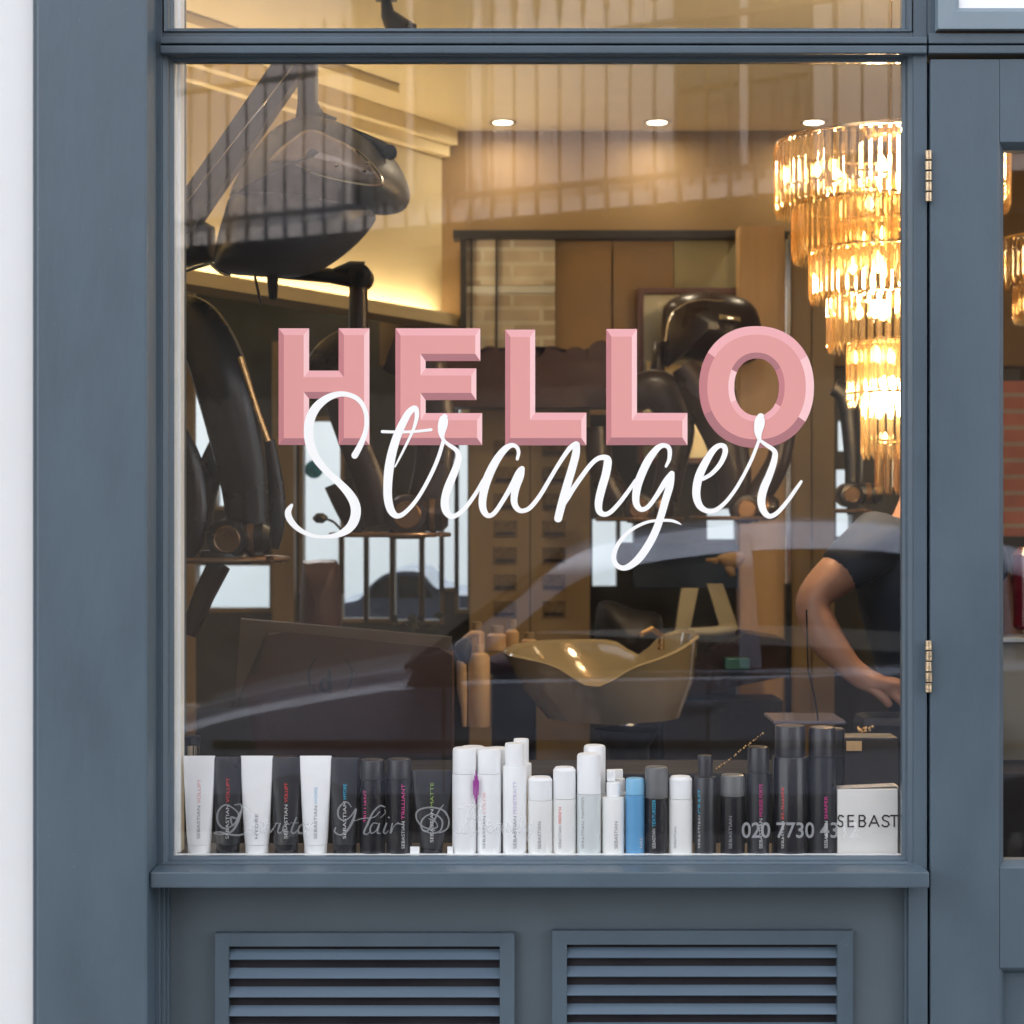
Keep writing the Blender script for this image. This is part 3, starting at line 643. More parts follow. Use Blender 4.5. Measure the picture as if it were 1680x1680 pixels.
simple(1226, 1262, 1224, 1266, K_, M_CAPD, 'charcoal mousse can with pink lettering above the phone number', [('SEBASTIAN', M_INKW, .055), ('MOUSSE FORTE', M_INKP, .06)], cat='can', name='spray_can', tx=.1)
shoulder(1266, 1326, 1270, 1320, 1190, 1240, M_PACKB, M_CAPD, 'widest tall black spray can with red lettering on the shelf', [('SEBASTIAN', M_INKW, .05), ('RE-SHAPER', M_INKR, .06)], Y=.046, tx=-.5)
simple(1326, 1372, 1192, 1240, K_, M_CAPD, 'tall charcoal spray can with crimson lettering next to the white box', [('SEBASTIAN', M_INKW, .05), ('SHAPER', M_INKP, .042)], cat='can', name='spray_can', Y=.046, tx=.1)
simple(1352, 1386, 1194, 1240, K_, M_CAPD, 'tall charcoal spray can partly hidden behind the white box', cat='can', name='spray_can', Y=.12)
# magenta streak on the tall white can, on both neighbouring cans
b = MB(); q = P(779, 1300, .03)
for i in range(5):
    x = 776+i*2; b.face([P(x, 1262+abs(2-i)*8, .013), P(x+2.2, 1268+abs(2-i)*7, .013), P(x+1.5, 1315-abs(2-i)*6, .013), P(x, 1322-abs(2-i)*8, .013)])
stk = b.build('streak_mark', mat('violet_ink', (.35, .03, .3), .5, var=0)); 
for o in bpy.data.objects:
    if o.get('label') == 'tall white can with magenta streak on its right edge': stk.parent = o; stk.matrix_parent_inverse = Matrix.Translation(-o.location)
# white box / booklet
bx = product('product_box', 'white cardboard box printed with black capitals at the right end', 'box', 1374, 1476, .03)
b = MB(); x0, x1 = X(1374, .028), X(1473, .028); z1 = Zp(1295, .028)
b.box(x0, x1, .028, .075, ZS, z1, bevel=.001); b.build('carton', mat('white_card', (.8, .79, .76), .6, var=.03), bx)
b = MB(); b.face([Vector((x0, .075, z1+.0004)), Vector((x0, .03, z1+.0004)), Vector((x1+.004, .04, z1+.004)), Vector((x1+.004, .085, z1+.004))])
b.prism([Vector((x1+.0006, .03, ZS)), Vector((x1+.0046, .034, ZS)), Vector((x1+.0046, .034, z1+.002)), Vector((x1+.0006, .03, z1+.002))], (0, .03, 0)); b.build('flap', mat('grey_card', (.45, .43, .42), .6, var=.3, vscale=60), bx)
text('lettering', 'SEBASTIAN', .026, M_INKK, bx, (X(1370.5, .027), .0272, Zp(1355, .027)), width=.0, height=19*S) if 0 else None
me = None
def strokes_caps(b, x, y, w_, h, ch, t_, Y):
    G = {'S': [[(1, .12), (.7, 0), (.3, 0), (.05, .2), (.2, .42), (.8, .58), (.97, .8), (.7, 1), (.3, 1), (0, .86)]], 'E': [[(.95, 0), (0.05, 0), (0.05, 1), (.95, 1)], [(0.05, .5), (.85, .5)]],
         'B': [[(0.05, 1), (0.05, 0), (.65, 0), (.88, .22), (.65, .47), (0.05, .47)], [(.65, .47), (.95, .73), (.65, 1), (.05, 1)]], 'A': [[(0, 1), (.5, 0), (1, 1)], [(.2, .67), (.8, .67)]],
         'T': [[(0, 0), (1, 0)], [(.5, 0), (.5, 1)]]}
    for k, s_ in enumerate(G[ch]):
        for i in range(len(s_)-1):
            a0 = Vector((x+s_[i][0]*w_, y+s_[i][1]*h)); a1 = Vector((x+s_[i+1][0]*w_, y+s_[i+1][1]*h)); d = (a1-a0).normalized(); n_ = Vector((-d.y, d.x))*t_/2; d = d*t_*.3
            yy = Y-.00002*(i+3*k)
            b.face([P(*(a0-d+n_), yy), P(*(a1+d+n_), yy), P(*(a1+d-n_), yy), P(*(a0-d-n_), yy)])
b = MB()
for ch, x, w_ in (('S', 1374.6, 9), ('E', 1391, 10), ('B', 1409, 12), ('A', 1426, 16), ('S', 1447, 12), ('T', 1461, 12)): strokes_caps(b, x, 1338, w_, 18, ch, 2.4, .0268)
b.build('lettering', M_INKK, bx)
for i, (p0, p1, lb) in enumerate(((673, 688, 'small white price tag left of the crimped black tube'), (734, 743, 'small white price tag right of the crimped black tube'))):
    b = MB(); b.box(X(p0, .02), X(p1, .02), .02, .0215, ZS, Zp(1389, .02)); b.box(X(p0, .02), X(p1, .02), .0216, .032, ZS, ZS+.001)
    tag(b.build('price_tag', M_PACKW), lb, 'price tag')
t = thing('tin', 'small dark tin with bright rim behind the first white tube', 'tin', (X(311, .14), .14, ZS))
b = MB(); c = ((X(313, .14)), .14, 0); b.lathe([(.017, ZS), (.0175, ZS+.002), (.0175, Zp(1222, .14))], c, 24); b.build('body', M_CHROME, t)
b = MB(); b.lathe([(.018, Zp(1221.5, .14)), (.018, Zp(1208, .14)), (.016, Zp(1207, .14))], c, 24); b.build('lid', M_BLACK, t)

# ------------------------------------------------------------------ the salon: shell
ZC = 2.99
b = MB(); b.box(-3.4, 4.4, .3, 9, -.1, 0.0); struct('floor', b, M_FLOOR)
b = MB(); b.box(-3.4, 4.4, .32, 4.0, ZC, ZC+.1); struct('ceiling', b, M_WARMCEIL)
b = MB(); b.box(-3.5, -3.4, .32, 4.2, 0, ZC); b.box(-3.4, -1.9, .33, .43, 0, ZC); tag(b.build('side_wall', M_CREAM), 'cream side wall of the salon on the left', 'wall')
b = MB(); b.box(2.6, 2.7, .32, 4.2, 0, ZC); tag(b.build('side_wall', M_BROWNWALL), 'brown side wall of the salon on the right', 'wall')
YB = 3.8
# cream slanted wall over the mirrors with its cove light
A0 = Vector((-.265, 3.8, 0)); A1 = Vector((-2.15, .53, 0)); u = (A1-A0).normalized(); nrm = Vector((-u.y, u.x, 0))
if nrm.dot(Vector((1, -1, 0))) < 0: nrm = -nrm
ZW = 2.245
def slant(b, s0, s1, d0, d1, z0, z1, mi=0):
    pts = [A0+u*s0+nrm*d0, A0+u*s1+nrm*d0, A0+u*s1+nrm*d1, A0+u*s0+nrm*d1]
    b.prism([p+Vector((0, 0, z0)) for p in pts], (0, 0, z1-z0), mi)
sw = thing('slanted_wall', 'cream slanted upper wall with a glowing cove light along its foot', 'wall', A0+Vector((0, 0, ZW)))
b = MB(); slant(b, 0, 3.75, -.12, 0, ZW+.03, ZC-.001); b.build('wall', M_CREAM, sw)
b = MB(); slant(b, 0, 3.75, .0, .07, ZC-.06, ZC-.001); slant(b, 0, 3.75, .0, .035, ZC-.10, ZC-.061); b.build('cornice', M_WARMCEIL, sw)
for k in range(1):
    b = MB(); slant(b, .75, 3.75, .25+.28*k, .25+.28*k+.05, ZC-.03, ZC-.0005); b.build('ceiling_moulding', M_WARMCEIL, sw)
b = MB(); slant(b, 0, 3.75, -.06, .09, ZW, ZW+.028); slant(b, 0, 3.75, .08, .09, ZW+.0285, ZW+.045); b.build('cove_lip', M_CREAM, sw)
b = MB(); slant(b, .05, 3.7, .03, .05, ZW+.03, ZW+.036); b.build('light_strip', M_STRIP, sw)
# lower wall: added openings to a bright yard stand in for mirrored street
def wallpanel(name, px0, px1, py0, py1, Yf, th, m, label=None, cat=None, bevel=.003, group=None, kind=None):
    b = MB(); b.pbox(px0, px1, py0, py1, Yf, Yf+th, bevel=bevel); o = b.build(name, m)
    return tag(o, label, cat, group, kind)
YR = 4.15
openings = [(312, 350, 640, 765), (355, 388, 735, 830), (322, 442, 928, 998), (497, 558, 690, 968), (562, 598, 880, 1015), (603, 639, 880, 1015), (648, 690, 880, 1018), (694, 722, 700, 1018), (727, 746, 660, 965), (752, 767, 670, 1000),
            (972, 1012, 852, 962), (1018, 1040, 852, 890), (1160, 1208, 835, 885), (1375, 1420, 690, 740), (1372, 1398, 770, 880)]
def pierced(name, px0, px1, py0, py1, Y, th, holes, m):
    """wall with rectangular openings"""
    xs = sorted({px0, px1}|{v for h in holes for v in h[:2]}); ys = sorted({py0, py1}|{v for h in holes for v in h[2:]})
    b = MB()
    for i in range(len(xs)-1):
        j0 = None
        for j in range(len(ys)-1):
            cx, cyy = (xs[i]+xs[i+1])/2, (ys[j]+ys[j+1])/2
            solid = not any(h[0] < cx < h[1] and h[2] < cyy < h[3] for h in holes)
            if solid and j0 is None: j0 = ys[j]
            if (not solid or j == len(ys)-2) and j0 is not None:
                b.pbox(xs[i], xs[i+1], j0, ys[j+1] if solid else ys[j], Y, Y+th); j0 = None
    return b.build(name, m)
low = pierced('rear_wall', -420, 1760, 410, 1560, YR, .1, openings, M_OLIVE)
tag(low, 'dark olive rear wall with narrow bright openings standing in for mirror reflections', 'wall')
for i, (a_, b_, c_, d_) in enumerate(openings[:10]):
    m_ = MB(); f = .006; p0, p1 = P(a_, d_, YR-.012), P(b_, c_, YR-.012)
    ringframe(m_, p0.x-.016, p1.x+.016, p0.z-.016, p1.z+.016, [(0, YR-.001), (0, YR-.014), (.016, YR-.014), (.0165, YR+.05)])
    o = m_.build('opening_frame', M_TANDARK, low); o.matrix_parent_inverse = Matrix()
b = MB(); b.box(-.5, 2.6, YB+.001, YB+.12, P(0, 600, YB).z, ZC-.001); tag(b.build('upper_wall', M_BROWNWALL), 'brown upper wall across the back of the salon below the downlights', 'wall')
# added yard: pale wall, ground and car fill the openings in place of reflections
b = MB(); b.box(-7, 7, 9, 9.2, -.1, 5.0); tag(b.build('added_yard_wall', mat('added_yard_white', (.72, .82, .84), .8, var=.03)), 'added white wall standing in for the bright mirrored street', 'wall')
b = MB(); b.box(-7, 7, 4.3, 8.99, -.12, -.02); struct('added_yard_ground', b, mat('pale_concrete', (.7, .7, .68), .8))  # added pale ground that bounces sun onto the yard wall
b = MB(); b.box(-5, 5, 4.27, 6.3, 2.52, 2.6); tag(b.build('sun_block_canopy', M_WHITEWOOD), 'unseen flat white canopy added to keep sun out of the rear openings', 'canopy')  # out of view, added to stop sun entering the openings
t = thing('stand_in_car', 'small dusty blue car added beyond the rear openings for mirrored street scraps', 'car', P(665, 1100, 5.9))
b = MB(); b.prism([P(x, y, 5.9) for x, y in cr_closed([(535, 1100), (536, 1010), (552, 992), (588, 984), (606, 962), (628, 944), (650, 938), (690, 939), (712, 962), (740, 975), (778, 980), (790, 1000), (790, 1100)], 3)], (0, 1.3, 0)); b.build('body', mat('dusty_blue_paint', (.1, .15, .27), .3, var=.2, vscale=8, coat=.5), t)
b = MB(); b.prism([P(x, y, 5.885) for x, y in ((598, 981), (612, 961), (632, 947), (650, 944), (650, 981))], (0, .01, 0)); b.prism([P(x, y, 5.885) for x, y in ((655, 981), (655, 944), (686, 945), (704, 965), (710, 981))], (0, .01, 0)); b.build('side_window', mat('dusk_glass', (.02, .025, .03), .1), t)

def arc(cx, cy, r, Y, n=24): return [P(cx+math.cos(2*math.pi*k/n)*r, cy+math.sin(2*math.pi*k/n)*r, Y) for k in range(n)]
b = MB(); b.prism(arc(515, 770, 15, YR-.02), (0, .002, 0)); tag(b.build('round_sticker', mat('blue_sticker', (.03, .35, .6), .5, var=.5, vscale=60)), 'round blue sticker on the tall white rear opening', 'sticker')
wallpanel('timber_post', 446, 482, 560, 1560, 4.0, .1, M_TANDARK, 'tan timber post left of the tall white rear opening', 'post')
wallpanel('timber_post', 303, 318, 480, 1560, 3.0, .05, M_TANDARK, 'narrow tan post beside the white window reveal', 'post')

# ------------------------------------------------------------------ back wall furniture
M_PALEBRICK = brick_mat('pale_brick', (.72, .66, .56), (.5, .42, .34), (.7, .68, .6), bw=.22, bh=.055)
t = thing('mirrored_brick_pier', 'pale weathered brick pier with a white band standing in for a mirror image', 'pier', P(833, 660, 3.7))  # mirrored brick column, modelled as a solid pier
b = MB(); b.pbox(755, 911, 392, 468, 3.70, 3.79); b.pbox(755, 911, 482, 700, 3.70, 3.79); b.build('brickwork', M_PALEBRICK, t)
b = MB(); b.pbox(755, 911, 468.5, 481.5, 3.69, 3.79, bevel=.004); b.build('band', M_WHITEWOOD, t)
b = MB(); b.pbox(772, 775, 392, 700, 3.685, 3.699); b.pbox(813, 816, 392, 700, 3.685, 3.699); b.pbox(755, 765, 392, 600, 3.68, 3.699); b.build('glazing_line', M_BLACKM, t)
t = thing('mirror_view_screen', 'wide tan screen standing in for the mirror view under a black rail', 'screen', P(1000, 670, 3.75))  # mirrored tan wall, modelled as solid panels under the mirror rail
b = MB(); b.pbox(743, 1213, 377, 391, 3.66, 3.76, bevel=.003); b.pbox(1288, 1310, 379, 392, 3.66, 3.76, bevel=.003); b.build('top_rail', M_BLACKM, t)
b = MB(); b.pbox(912, 1003, 392, 680, 3.74, 3.79); b.pbox(1006, 1105, 392, 680, 3.74, 3.79); b.build('panel', mat('honey_panel', (.38, .24, .1), .45, var=.08), t)
b = MB(); b.pbox(1106, 1212.5, 392, 475, 3.73, 3.79); b.build('pale_panel', mat('sage_panel', (.45, .43, .26), .5, var=.08), t)
wallpanel('timber_column', 1213.5, 1287, 370, 1560, 3.45, .12, M_TAN, 'light tan square column right of the framed mirror', 'column')
t = thing('tall_mirror_edge', 'thin silvery upright edge beside the light tan column', 'mirror', P(1293, 1190, 3.4))
b = MB(); b.pbox(1289, 1298, 392, 958, 3.40, 3.45, bevel=.002); b.build('edge', M_CHROME, t)
b = MB(); b.pbox(1289, 1298, 959, 1560, 3.40, 3.45, bevel=.002); b.build('lower_edge', M_BLACK, t)
wallpanel('wardrobe_panel', 1299, 1331, 380, 1560, 3.55, .1, M_TANDARK, 'brown upright panel right of the silvery edge', 'panel')
wallpanel('wardrobe_panel', 1332.5, 1369, 380, 1560, 3.57, .1, M_TANDARK, 'brown upright panel behind the leaning man elbow', 'panel')
# drawer cabinet
t = thing('drawer_cabinet', 'tall tan cabinet with two columns of small printed drawer labels', 'cabinet', P(869, 1560, 3.3))
b = MB(); b.pbox(770, 968, 668, 1560, 3.30, 3.7, bevel=.004); b.build('carcass', M_TANDARK, t)
b = MB(); b.pbox(869, 870.5, 672, 1300, 3.297, 3.2995); b.build('door_gap', M_BLACKM, t)
for r_ in range(7):
    for c_ in range(2):
        b = MB(); y0 = 722+44*r_; x0 = 810+80*c_; b.pbox(x0, x0+38, y0, y0+27, 3.294, 3.2995, bevel=.001)
        o = b.build('drawer_label', mat('label_card', (.16, .11, .05), .7, var=.5, vscale=90) if (r_+c_) == 0 else bpy.data.materials['label_card'], t)
        b = MB(); b.pbox(x0+3, x0+34, y0+19, y0+24, 3.292, 3.2938); b.build('print', M_BROWNPL, o).matrix_parent_inverse = Matrix()
for o in [o for o in bpy.data.objects if o.name.startswith('print')]: o.matrix_parent_inverse = (Matrix.Translation(t.location)@o.parent.matrix_parent_inverse).inverted()
# brick parapet seen in a mirror, modelled as a solid scalloped panel
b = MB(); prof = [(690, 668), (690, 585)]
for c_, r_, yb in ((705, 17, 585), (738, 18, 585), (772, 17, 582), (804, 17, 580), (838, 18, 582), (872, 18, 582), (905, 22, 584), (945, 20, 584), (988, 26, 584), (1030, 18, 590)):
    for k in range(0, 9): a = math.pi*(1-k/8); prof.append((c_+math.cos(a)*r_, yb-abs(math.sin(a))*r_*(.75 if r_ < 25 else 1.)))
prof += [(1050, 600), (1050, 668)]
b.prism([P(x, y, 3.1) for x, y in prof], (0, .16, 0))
tag(b.build('mirrored_parapet', M_LEATHER), 'dark oxblood panel with a scalloped top standing in for a mirrored parapet', 'canopy')
# framed mirror; the hood it reflects is modelled as a solid in front
t = thing('framed_mirror', 'dark red framed mirror hanging on the tan screen', 'mirror', P(1148, 700, 3.6))
b = MB(); p0, p1 = P(1047, 760, 3.6), P(1252, 472, 3.6)
ringframe(b, p0.x, p1.x, p0.z, p1.z, [(0, 3.70), (0, 3.6), (.02, 3.6), (.022, 3.62), (.022, 3.70)]); b.build('frame', mat('mahogany', (.12, .03, .02), .35, var=.2), t)
b = MB(); b.box(p0.x+.022, p1.x-.022, 3.64, 3.66, p0.z+.022, p1.z-.022); b.build('mirror_plate', mat('cloudy_mirror', (.45, .42, .3), .25, metal=.35, var=.1), t)
b = MB(); b.prism([P(1060, 592, 3.62), P(1210, 612, 3.62), P(1210, 640, 3.62), P(1060, 618, 3.62)], (0, .006, 0)); b.build('painted_lit_streak', mat('lit_streak_gold', (.85, .7, .36), .4, var=.1), t)  # lit yellow strip in the mirror, painted as a pale gold bar
t = thing('hood_dryer', 'small domed hair dryer hood standing in for its reflection in the framed mirror', 'hair dryer', P(1165, 620, 3.3))
b = MB(); pillow(b, cr_closed([(1086, 520), (1100, 492), (1140, 480), (1190, 482), (1235, 500), (1250, 545), (1240, 590), (1190, 600), (1120, 590), (1090, 600)]), 3.3, .13); b.build('hood', M_BROWNPL, t)
b = MB(); b.tube([P(x, y, 3.14) for x, y in cr([(1092, 560), (1102, 515), (1140, 494), (1190, 495)], 5)], .004, 8); b.build('rim', M_CHROME, t)
b = MB(); b.tube([P(1076, 640, 3.3), P(1082, 560, 3.3)], [.03, .022], 12); b.build('arm', M_BROWNPL, t)
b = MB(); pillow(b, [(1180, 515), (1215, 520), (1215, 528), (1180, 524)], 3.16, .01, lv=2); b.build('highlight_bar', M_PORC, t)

# ------------------------------------------------------------------ downlights
def downlight(px, Y, lab, pw, z=ZC):
    x = (px-840)*S*(D+Y)/D; t = thing('downlight', lab, 'downlight', (x, Y, z), 'recessed ceiling downlights')
    b = MB(); b.lathe([(.05, z-.0005), (.05, z-.005), (.036, z-.006), (.035, z-.001)], (x, Y, 0), 28); b.build('rim', M_CHROME, t)
    b = MB(); b.lathe([(.0345, z-.0005), (.034, z-.005), (.025, z-.008), (.001, z-.009)], (x, Y, 0), 28); b.build('lamp', M_LAMP, t)
    l = bpy.data.lights.new('downlight_light', 'AREA'); l.shape = 'DISK'; l.size = .09; l.energy = pw; l.color = (1, .84, .6)
    o = bpy.data.objects.new('downlight_light', l); col.objects.link(o); o.location = (x, Y, z-.03); o.parent = t; o.matrix_parent_inverse = Matrix.Translation(-t.location)
downlight(825, 3.62, 'lit downlight left of the other two at the back of the ceiling', .35)
downlight(1078, 3.62, 'lit downlight in the middle of the back of the ceiling', .35)
downlight(1335, 3.62, 'lit downlight above the crystal chandelier at the ceiling back', .35)
downlight(1178, 1.70, 'lit downlight seen through the narrow upper pane', 1.2)
t = thing('spotlight', 'small dark ceiling spotlight seen through the narrow upper pane', 'spotlight', (P(633, 0, 1.83).x, 1.83, ZC))
b = MB(); x_ = P(633, 0, 1.83).x; b.box(x_-.03, x_+.03, 1.80, 1.86, ZC-.02, ZC-.0005, bevel=.003); b.build('bracket', M_BLACKM, t)
b = MB(); b.tube([(x_, 1.83, ZC-.02), (x_+.005, 1.83, ZC-.06), (x_+.05, 1.82, ZC-.12)], [.014, .02, .045], 16); b.build('lamp_head', M_BLACKM, t)

# ------------------------------------------------------------------ chandeliers
M_CRYSTAL = crystal_mat()
def prism_mesh(L, r_=.0078):
    b = MB(); n = 6
    rings = [[Vector((math.cos(2*math.pi*i/n)*r_*k, math.sin(2*math.pi*i/n)*r_*k, z)) for i in range(n)] for k, z in ((.3, 0), (.95, -.008), (1, -.02), (1, -L+.02), (.15, -L))]
    b.loft(rings, smooth=False); me = bpy.data.meshes.new('crystal_prism'); bmesh.ops.recalc_face_normals(b.bm, faces=b.bm.faces); b.bm.to_mesh(me); b.bm.free(); me.materials.append(M_CRYSTAL); return me
def chandelier(label, cx_px, Y, tiers, bulbs, pw, budget, sx=1.):
    k = S*(D+Y)/D; cx = (cx_px-840)*k; t = thing('chandelier', label, 'chandelier', (cx, Y, P(0, tiers[0][1], Y).z), 'tiered crystal chandeliers')
    allp = []
    for (rp, y0, y1) in tiers:
        r_ = rp*k; z0 = P(0, y0, Y).z; L = (y1-y0)*k
        n = max(6, int(2*math.pi*r_/.021)); me = prism_mesh(L)
        for i in range(n):
            a = 2*math.pi*(i+.3)/n; allp.append((r_*math.sin(a), -r_*math.cos(a), a, me, (cx+r_*math.sin(a), Y-r_*math.cos(a), z0)))
        b = MB(); m_ = 40
        b.loft([[Vector((cx+math.cos(2*math.pi*j/m_)*rr, Y+math.sin(2*math.pi*j/m_)*rr, zz)) for j in range(m_)] for rr, zz in ((r_+.004, z0), (r_+.004, z0+.006), (r_-.006, z0+.006), (r_-.006, z0), (r_+.004, z0))], cap=False)
        b.build('ring', M_GOLD, t)
    allp.sort(key=lambda q: (q[1] > 0, q[0] > .12, q[1])); rest = MB()
    for i, (_, _, a, me, loc) in enumerate(allp):
        rot = a+random.uniform(-.2, .2)
        if i < budget:
            o = bpy.data.objects.new('crystal_prism', me); col.objects.link(o); o.parent = t; o.matrix_parent_inverse = Matrix.Translation(-t.location)
            o.location = loc; o.rotation_euler = (0, 0, rot)
        else:
            bm2 = bmesh.new(); bm2.from_mesh(me); bmesh.ops.transform(bm2, matrix=Matrix.Translation(loc)@Matrix.Rotation(rot, 4, 'Z'), verts=bm2.verts)
            m2 = bpy.data.meshes.new('x'); bm2.to_mesh(m2); bm2.free(); rest.bm.from_mesh(m2); bpy.data.meshes.remove(m2)
    r2 = rest.build('crystal_prisms', M_CRYSTAL, t); r2['kind'] = 'stuff'
    zt_ = P(0, tiers[0][1], Y).z
    b = MB(); b.lathe([(.012, zt_-.4), (.012, zt_+.02)], (cx, Y, 0), 12); b.lathe([(.06, zt_+.0205), (.075, zt_+.05), (.01, zt_+.06), (.002, zt_+.065), (.002, ZC-.001)], (cx, Y, 0), 24); b.build('stem', M_GOLD, t)
    for (px, py, dy, r_) in bulbs:
        c = P(px, py, Y); b = MB(); b.lathe([(r_*.25, c.z-r_*1.4), (r_*.8, c.z-r_*.8), (r_, c.z), (r_*.75, c.z+r_*.9), (r_*.12, c.z+r_*2.0)], (c.x, Y+dy, 0), 12); b.build('bulb', M_BULB, t)
    for zz in (.05, .35, .62):
        l = bpy.data.lights.new('chandelier_light', 'POINT'); l.energy = pw; l.color = (1, .80, .54); l.shadow_soft_size = .06
        o = bpy.data.objects.new('chandelier_light', l); col.objects.link(o); o.location = (cx, Y, zt_-zz); o.parent = t; o.matrix_parent_inverse = Matrix.Translation(-t.location)
TI = [(187, 238, 352), (158, 340, 430), (130, 414, 497), (101, 486, 578), (68, 562, 670), (45, 646, 755), (22, 725, 812), (95, 300, 400), (85, 368, 450), (45, 560, 640)]
BU = [(1445, 278, -.02, .016), (1380, 285, .05, .011), (1340, 280, .0, .011), (1290, 288, .0, .010), (1420, 340, -.05, .011), (1460, 342, .02, .011),
      (1398, 438, .0, .012), (1436, 436, -.04, .015), (1458, 440, .05, .011), (1412, 512, .02, .011), (1432, 512, -.03, .013), (1452, 512, .02, .013),
      (1405, 586, .02, .009), (1436, 584, -.02, .012), (1462, 586, .0, .011), (1448, 660, 0, .010), (1452, 720, 0, .008), (1420, 390, .02, .009), (1445, 385, -.02, .009)]
chandelier('big tiered crystal chandelier glowing gold behind the right edge of the window', 1462, 1.2, TI, BU, 3.6, 100)
TI2 = [(150, 396, 470), (122, 468, 528), (92, 526, 600)]
chandelier('smaller tiered crystal chandelier glimpsed through the shop door glass', 1790, 2.0, TI2, [(1760, 420, 0, .016), (1700, 425, -.05, .012), (1690, 500, -.03, .012), (1780, 500, 0, .014)], 0.5, 60)

# ------------------------------------------------------------------ big ceiling hood at upper left
YH = .95
hd = thing('hood_dryer', 'large dark dome hair dryer hood hanging at the upper left behind the glass', 'hair dryer', P(500, 455, YH))
lower = cr_closed([(352, 436), (356, 405), (368, 360), (384, 322), (430, 318), (500, 323), (560, 335), (616, 350), (600, 383), (562, 418), (520, 444), (470, 454), (400, 451), (362, 446)], 3)
b = MB(); pillow(b, lower, YH, .2, lv=7, back=.8); b.build('lower_bowl', M_HOODDARK, hd)
upper = cr_closed([(380, 335), (388, 300), (412, 262), (446, 222), (485, 200), (525, 196), (575, 212), (622, 236), (655, 272), (672, 312), (668, 338), (645, 349), (612, 349), (560, 338), (500, 326), (430, 320)], 3)
b = MB(); pillow(b, upper, YH+.02, .235, lv=7, back=.8); b.build('upper_shell', M_HOODGREY, hd)
lens = cr_closed([(442, 262), (470, 234), (505, 212), (540, 222), (585, 246), (615, 275), (627, 297), (590, 300), (540, 290), (498, 278), (455, 268)], 3)
b = MB(); pillow(b, lens, YH-.185, .03, lv=3, back=.4); lo = b.build('visor', mat('visor_plastic', (.4, .3, .22), .08, var=.3, vscale=14, coat=1), hd)
b = MB(); pts = cr([(498, 279), (540, 291), (590, 301), (620, 303), (627, 296), (612, 273), (585, 247)], 5); b.tube([P(x, y, YH-.215) for x, y in pts], .0035, 8); b.build('visor_rim', mat('gilt_rim', (.9, .75, .5), .15, metal=1), hd)
b = MB()
for x, y in ((505, 280), (552, 272), (602, 268), (598, 280)): b.lathe([(.002, -.004), (.006, 0), (.002, .004)], P(x, y, YH-.225), 10)
b.build('indicator', M_CHROME, hd)
b = MB(); pts = [(560, 208), (600, 224), (628, 240), (642, 250)]; b.tube([P(x, y, YH-.1) for x, y in pts], [.006, .007, .011, .014], 12); b.build('hinge_bar', M_HOODGREY, hd)
b = MB(); b.lathe([(.004, -.012), (.016, -.010), (.016, .010), (.004, .012)], P(640, 250, YH-.11), 16, axis='Y'); b.build('hinge_knob', M_BLACK, hd)
b = MB(); b.tube([P(505, 66, YH), P(505, 170, YH), P(508, 190, YH), P(512, 205, YH)], [.024, .024, .034, .06], 20); b.build('drop_rod', M_HOODGREY, hd)
b = MB(); q = [P(470, 60, YH+.02), P(522, 60, YH+.02), P(300, 395, YH+.02), P(262, 395, YH+.02)]; q = [P(452, 60, YH), P(524, 60, YH), P(300, 366, YH), P(300, 470, YH), P(262, 470, YH), P(262, 340, YH)]
q = [P(462, 80, YH+.03), P(520, 80, YH+.03), P(300, 400, YH+.03), P(240, 400, YH+.03)]
b.prism(q, (0, .06, 0)); b.build('arm_beam', M_HOODGREY, hd)
b = MB(); b.tube([P(492, 95, YH+.025), P(296, 345, YH+.025)], .0025, 6); b.build('cable', M_CHROME, hd)
b = MB(); pillow(b, [(296, 400), (330, 360), (352, 372), (354, 428), (318, 436), (296, 440)], YH+.08, .08, lv=4); b.build('shoulder_joint', M_HOODDARK, hd)
b = MB(); b.tube([P(x, y, YH-.02) for x, y in ((302, 445), (320, 438), (345, 432), (362, 446), (378, 452))], [.004, .006, .005, .005, .003], 8); b.build('edge_trim', M_CHROME, hd)
b = MB(); b.tube([P(447, 450, YH), P(448, 490, YH+.02)], [.014, .01], 10); b.tube([P(x, y, YH) for x, y in ((418, 452), (424, 480), (428, 500))], [.003]*3, 6); b.build('cord', M_BLACK, hd)
# articulated arm
t = thing('articulated_arm', 'black jointed equipment arm with round elbow right of the big hood', 'arm', P(590, 640, 1.5))
b = MB(); b.tube([P(455, 447, 1.5), P(540, 452, 1.5), P(590, 462, 1.5)], [.016, .02, .02], 14); b.tube([P(548, 445, 1.49), P(575, 438, 1.49), P(598, 440, 1.49)], [.008, .016, .018], 12); b.build('bar', M_BLACK, t)
b = MB(); b.lathe([(.012, -.05), (.03, -.045), (.032, .045), (.012, .05)], P(592, 455, 1.5), 20, axis='Y'); b.build('elbow', M_BLACK, t)
b = MB(); b.tube([P(588, 470, 1.5), P(588, 545, 1.5), P(590, 700, 1.5)], [.024, .026, .024], 16); b.build('post', M_BROWNPL, t)

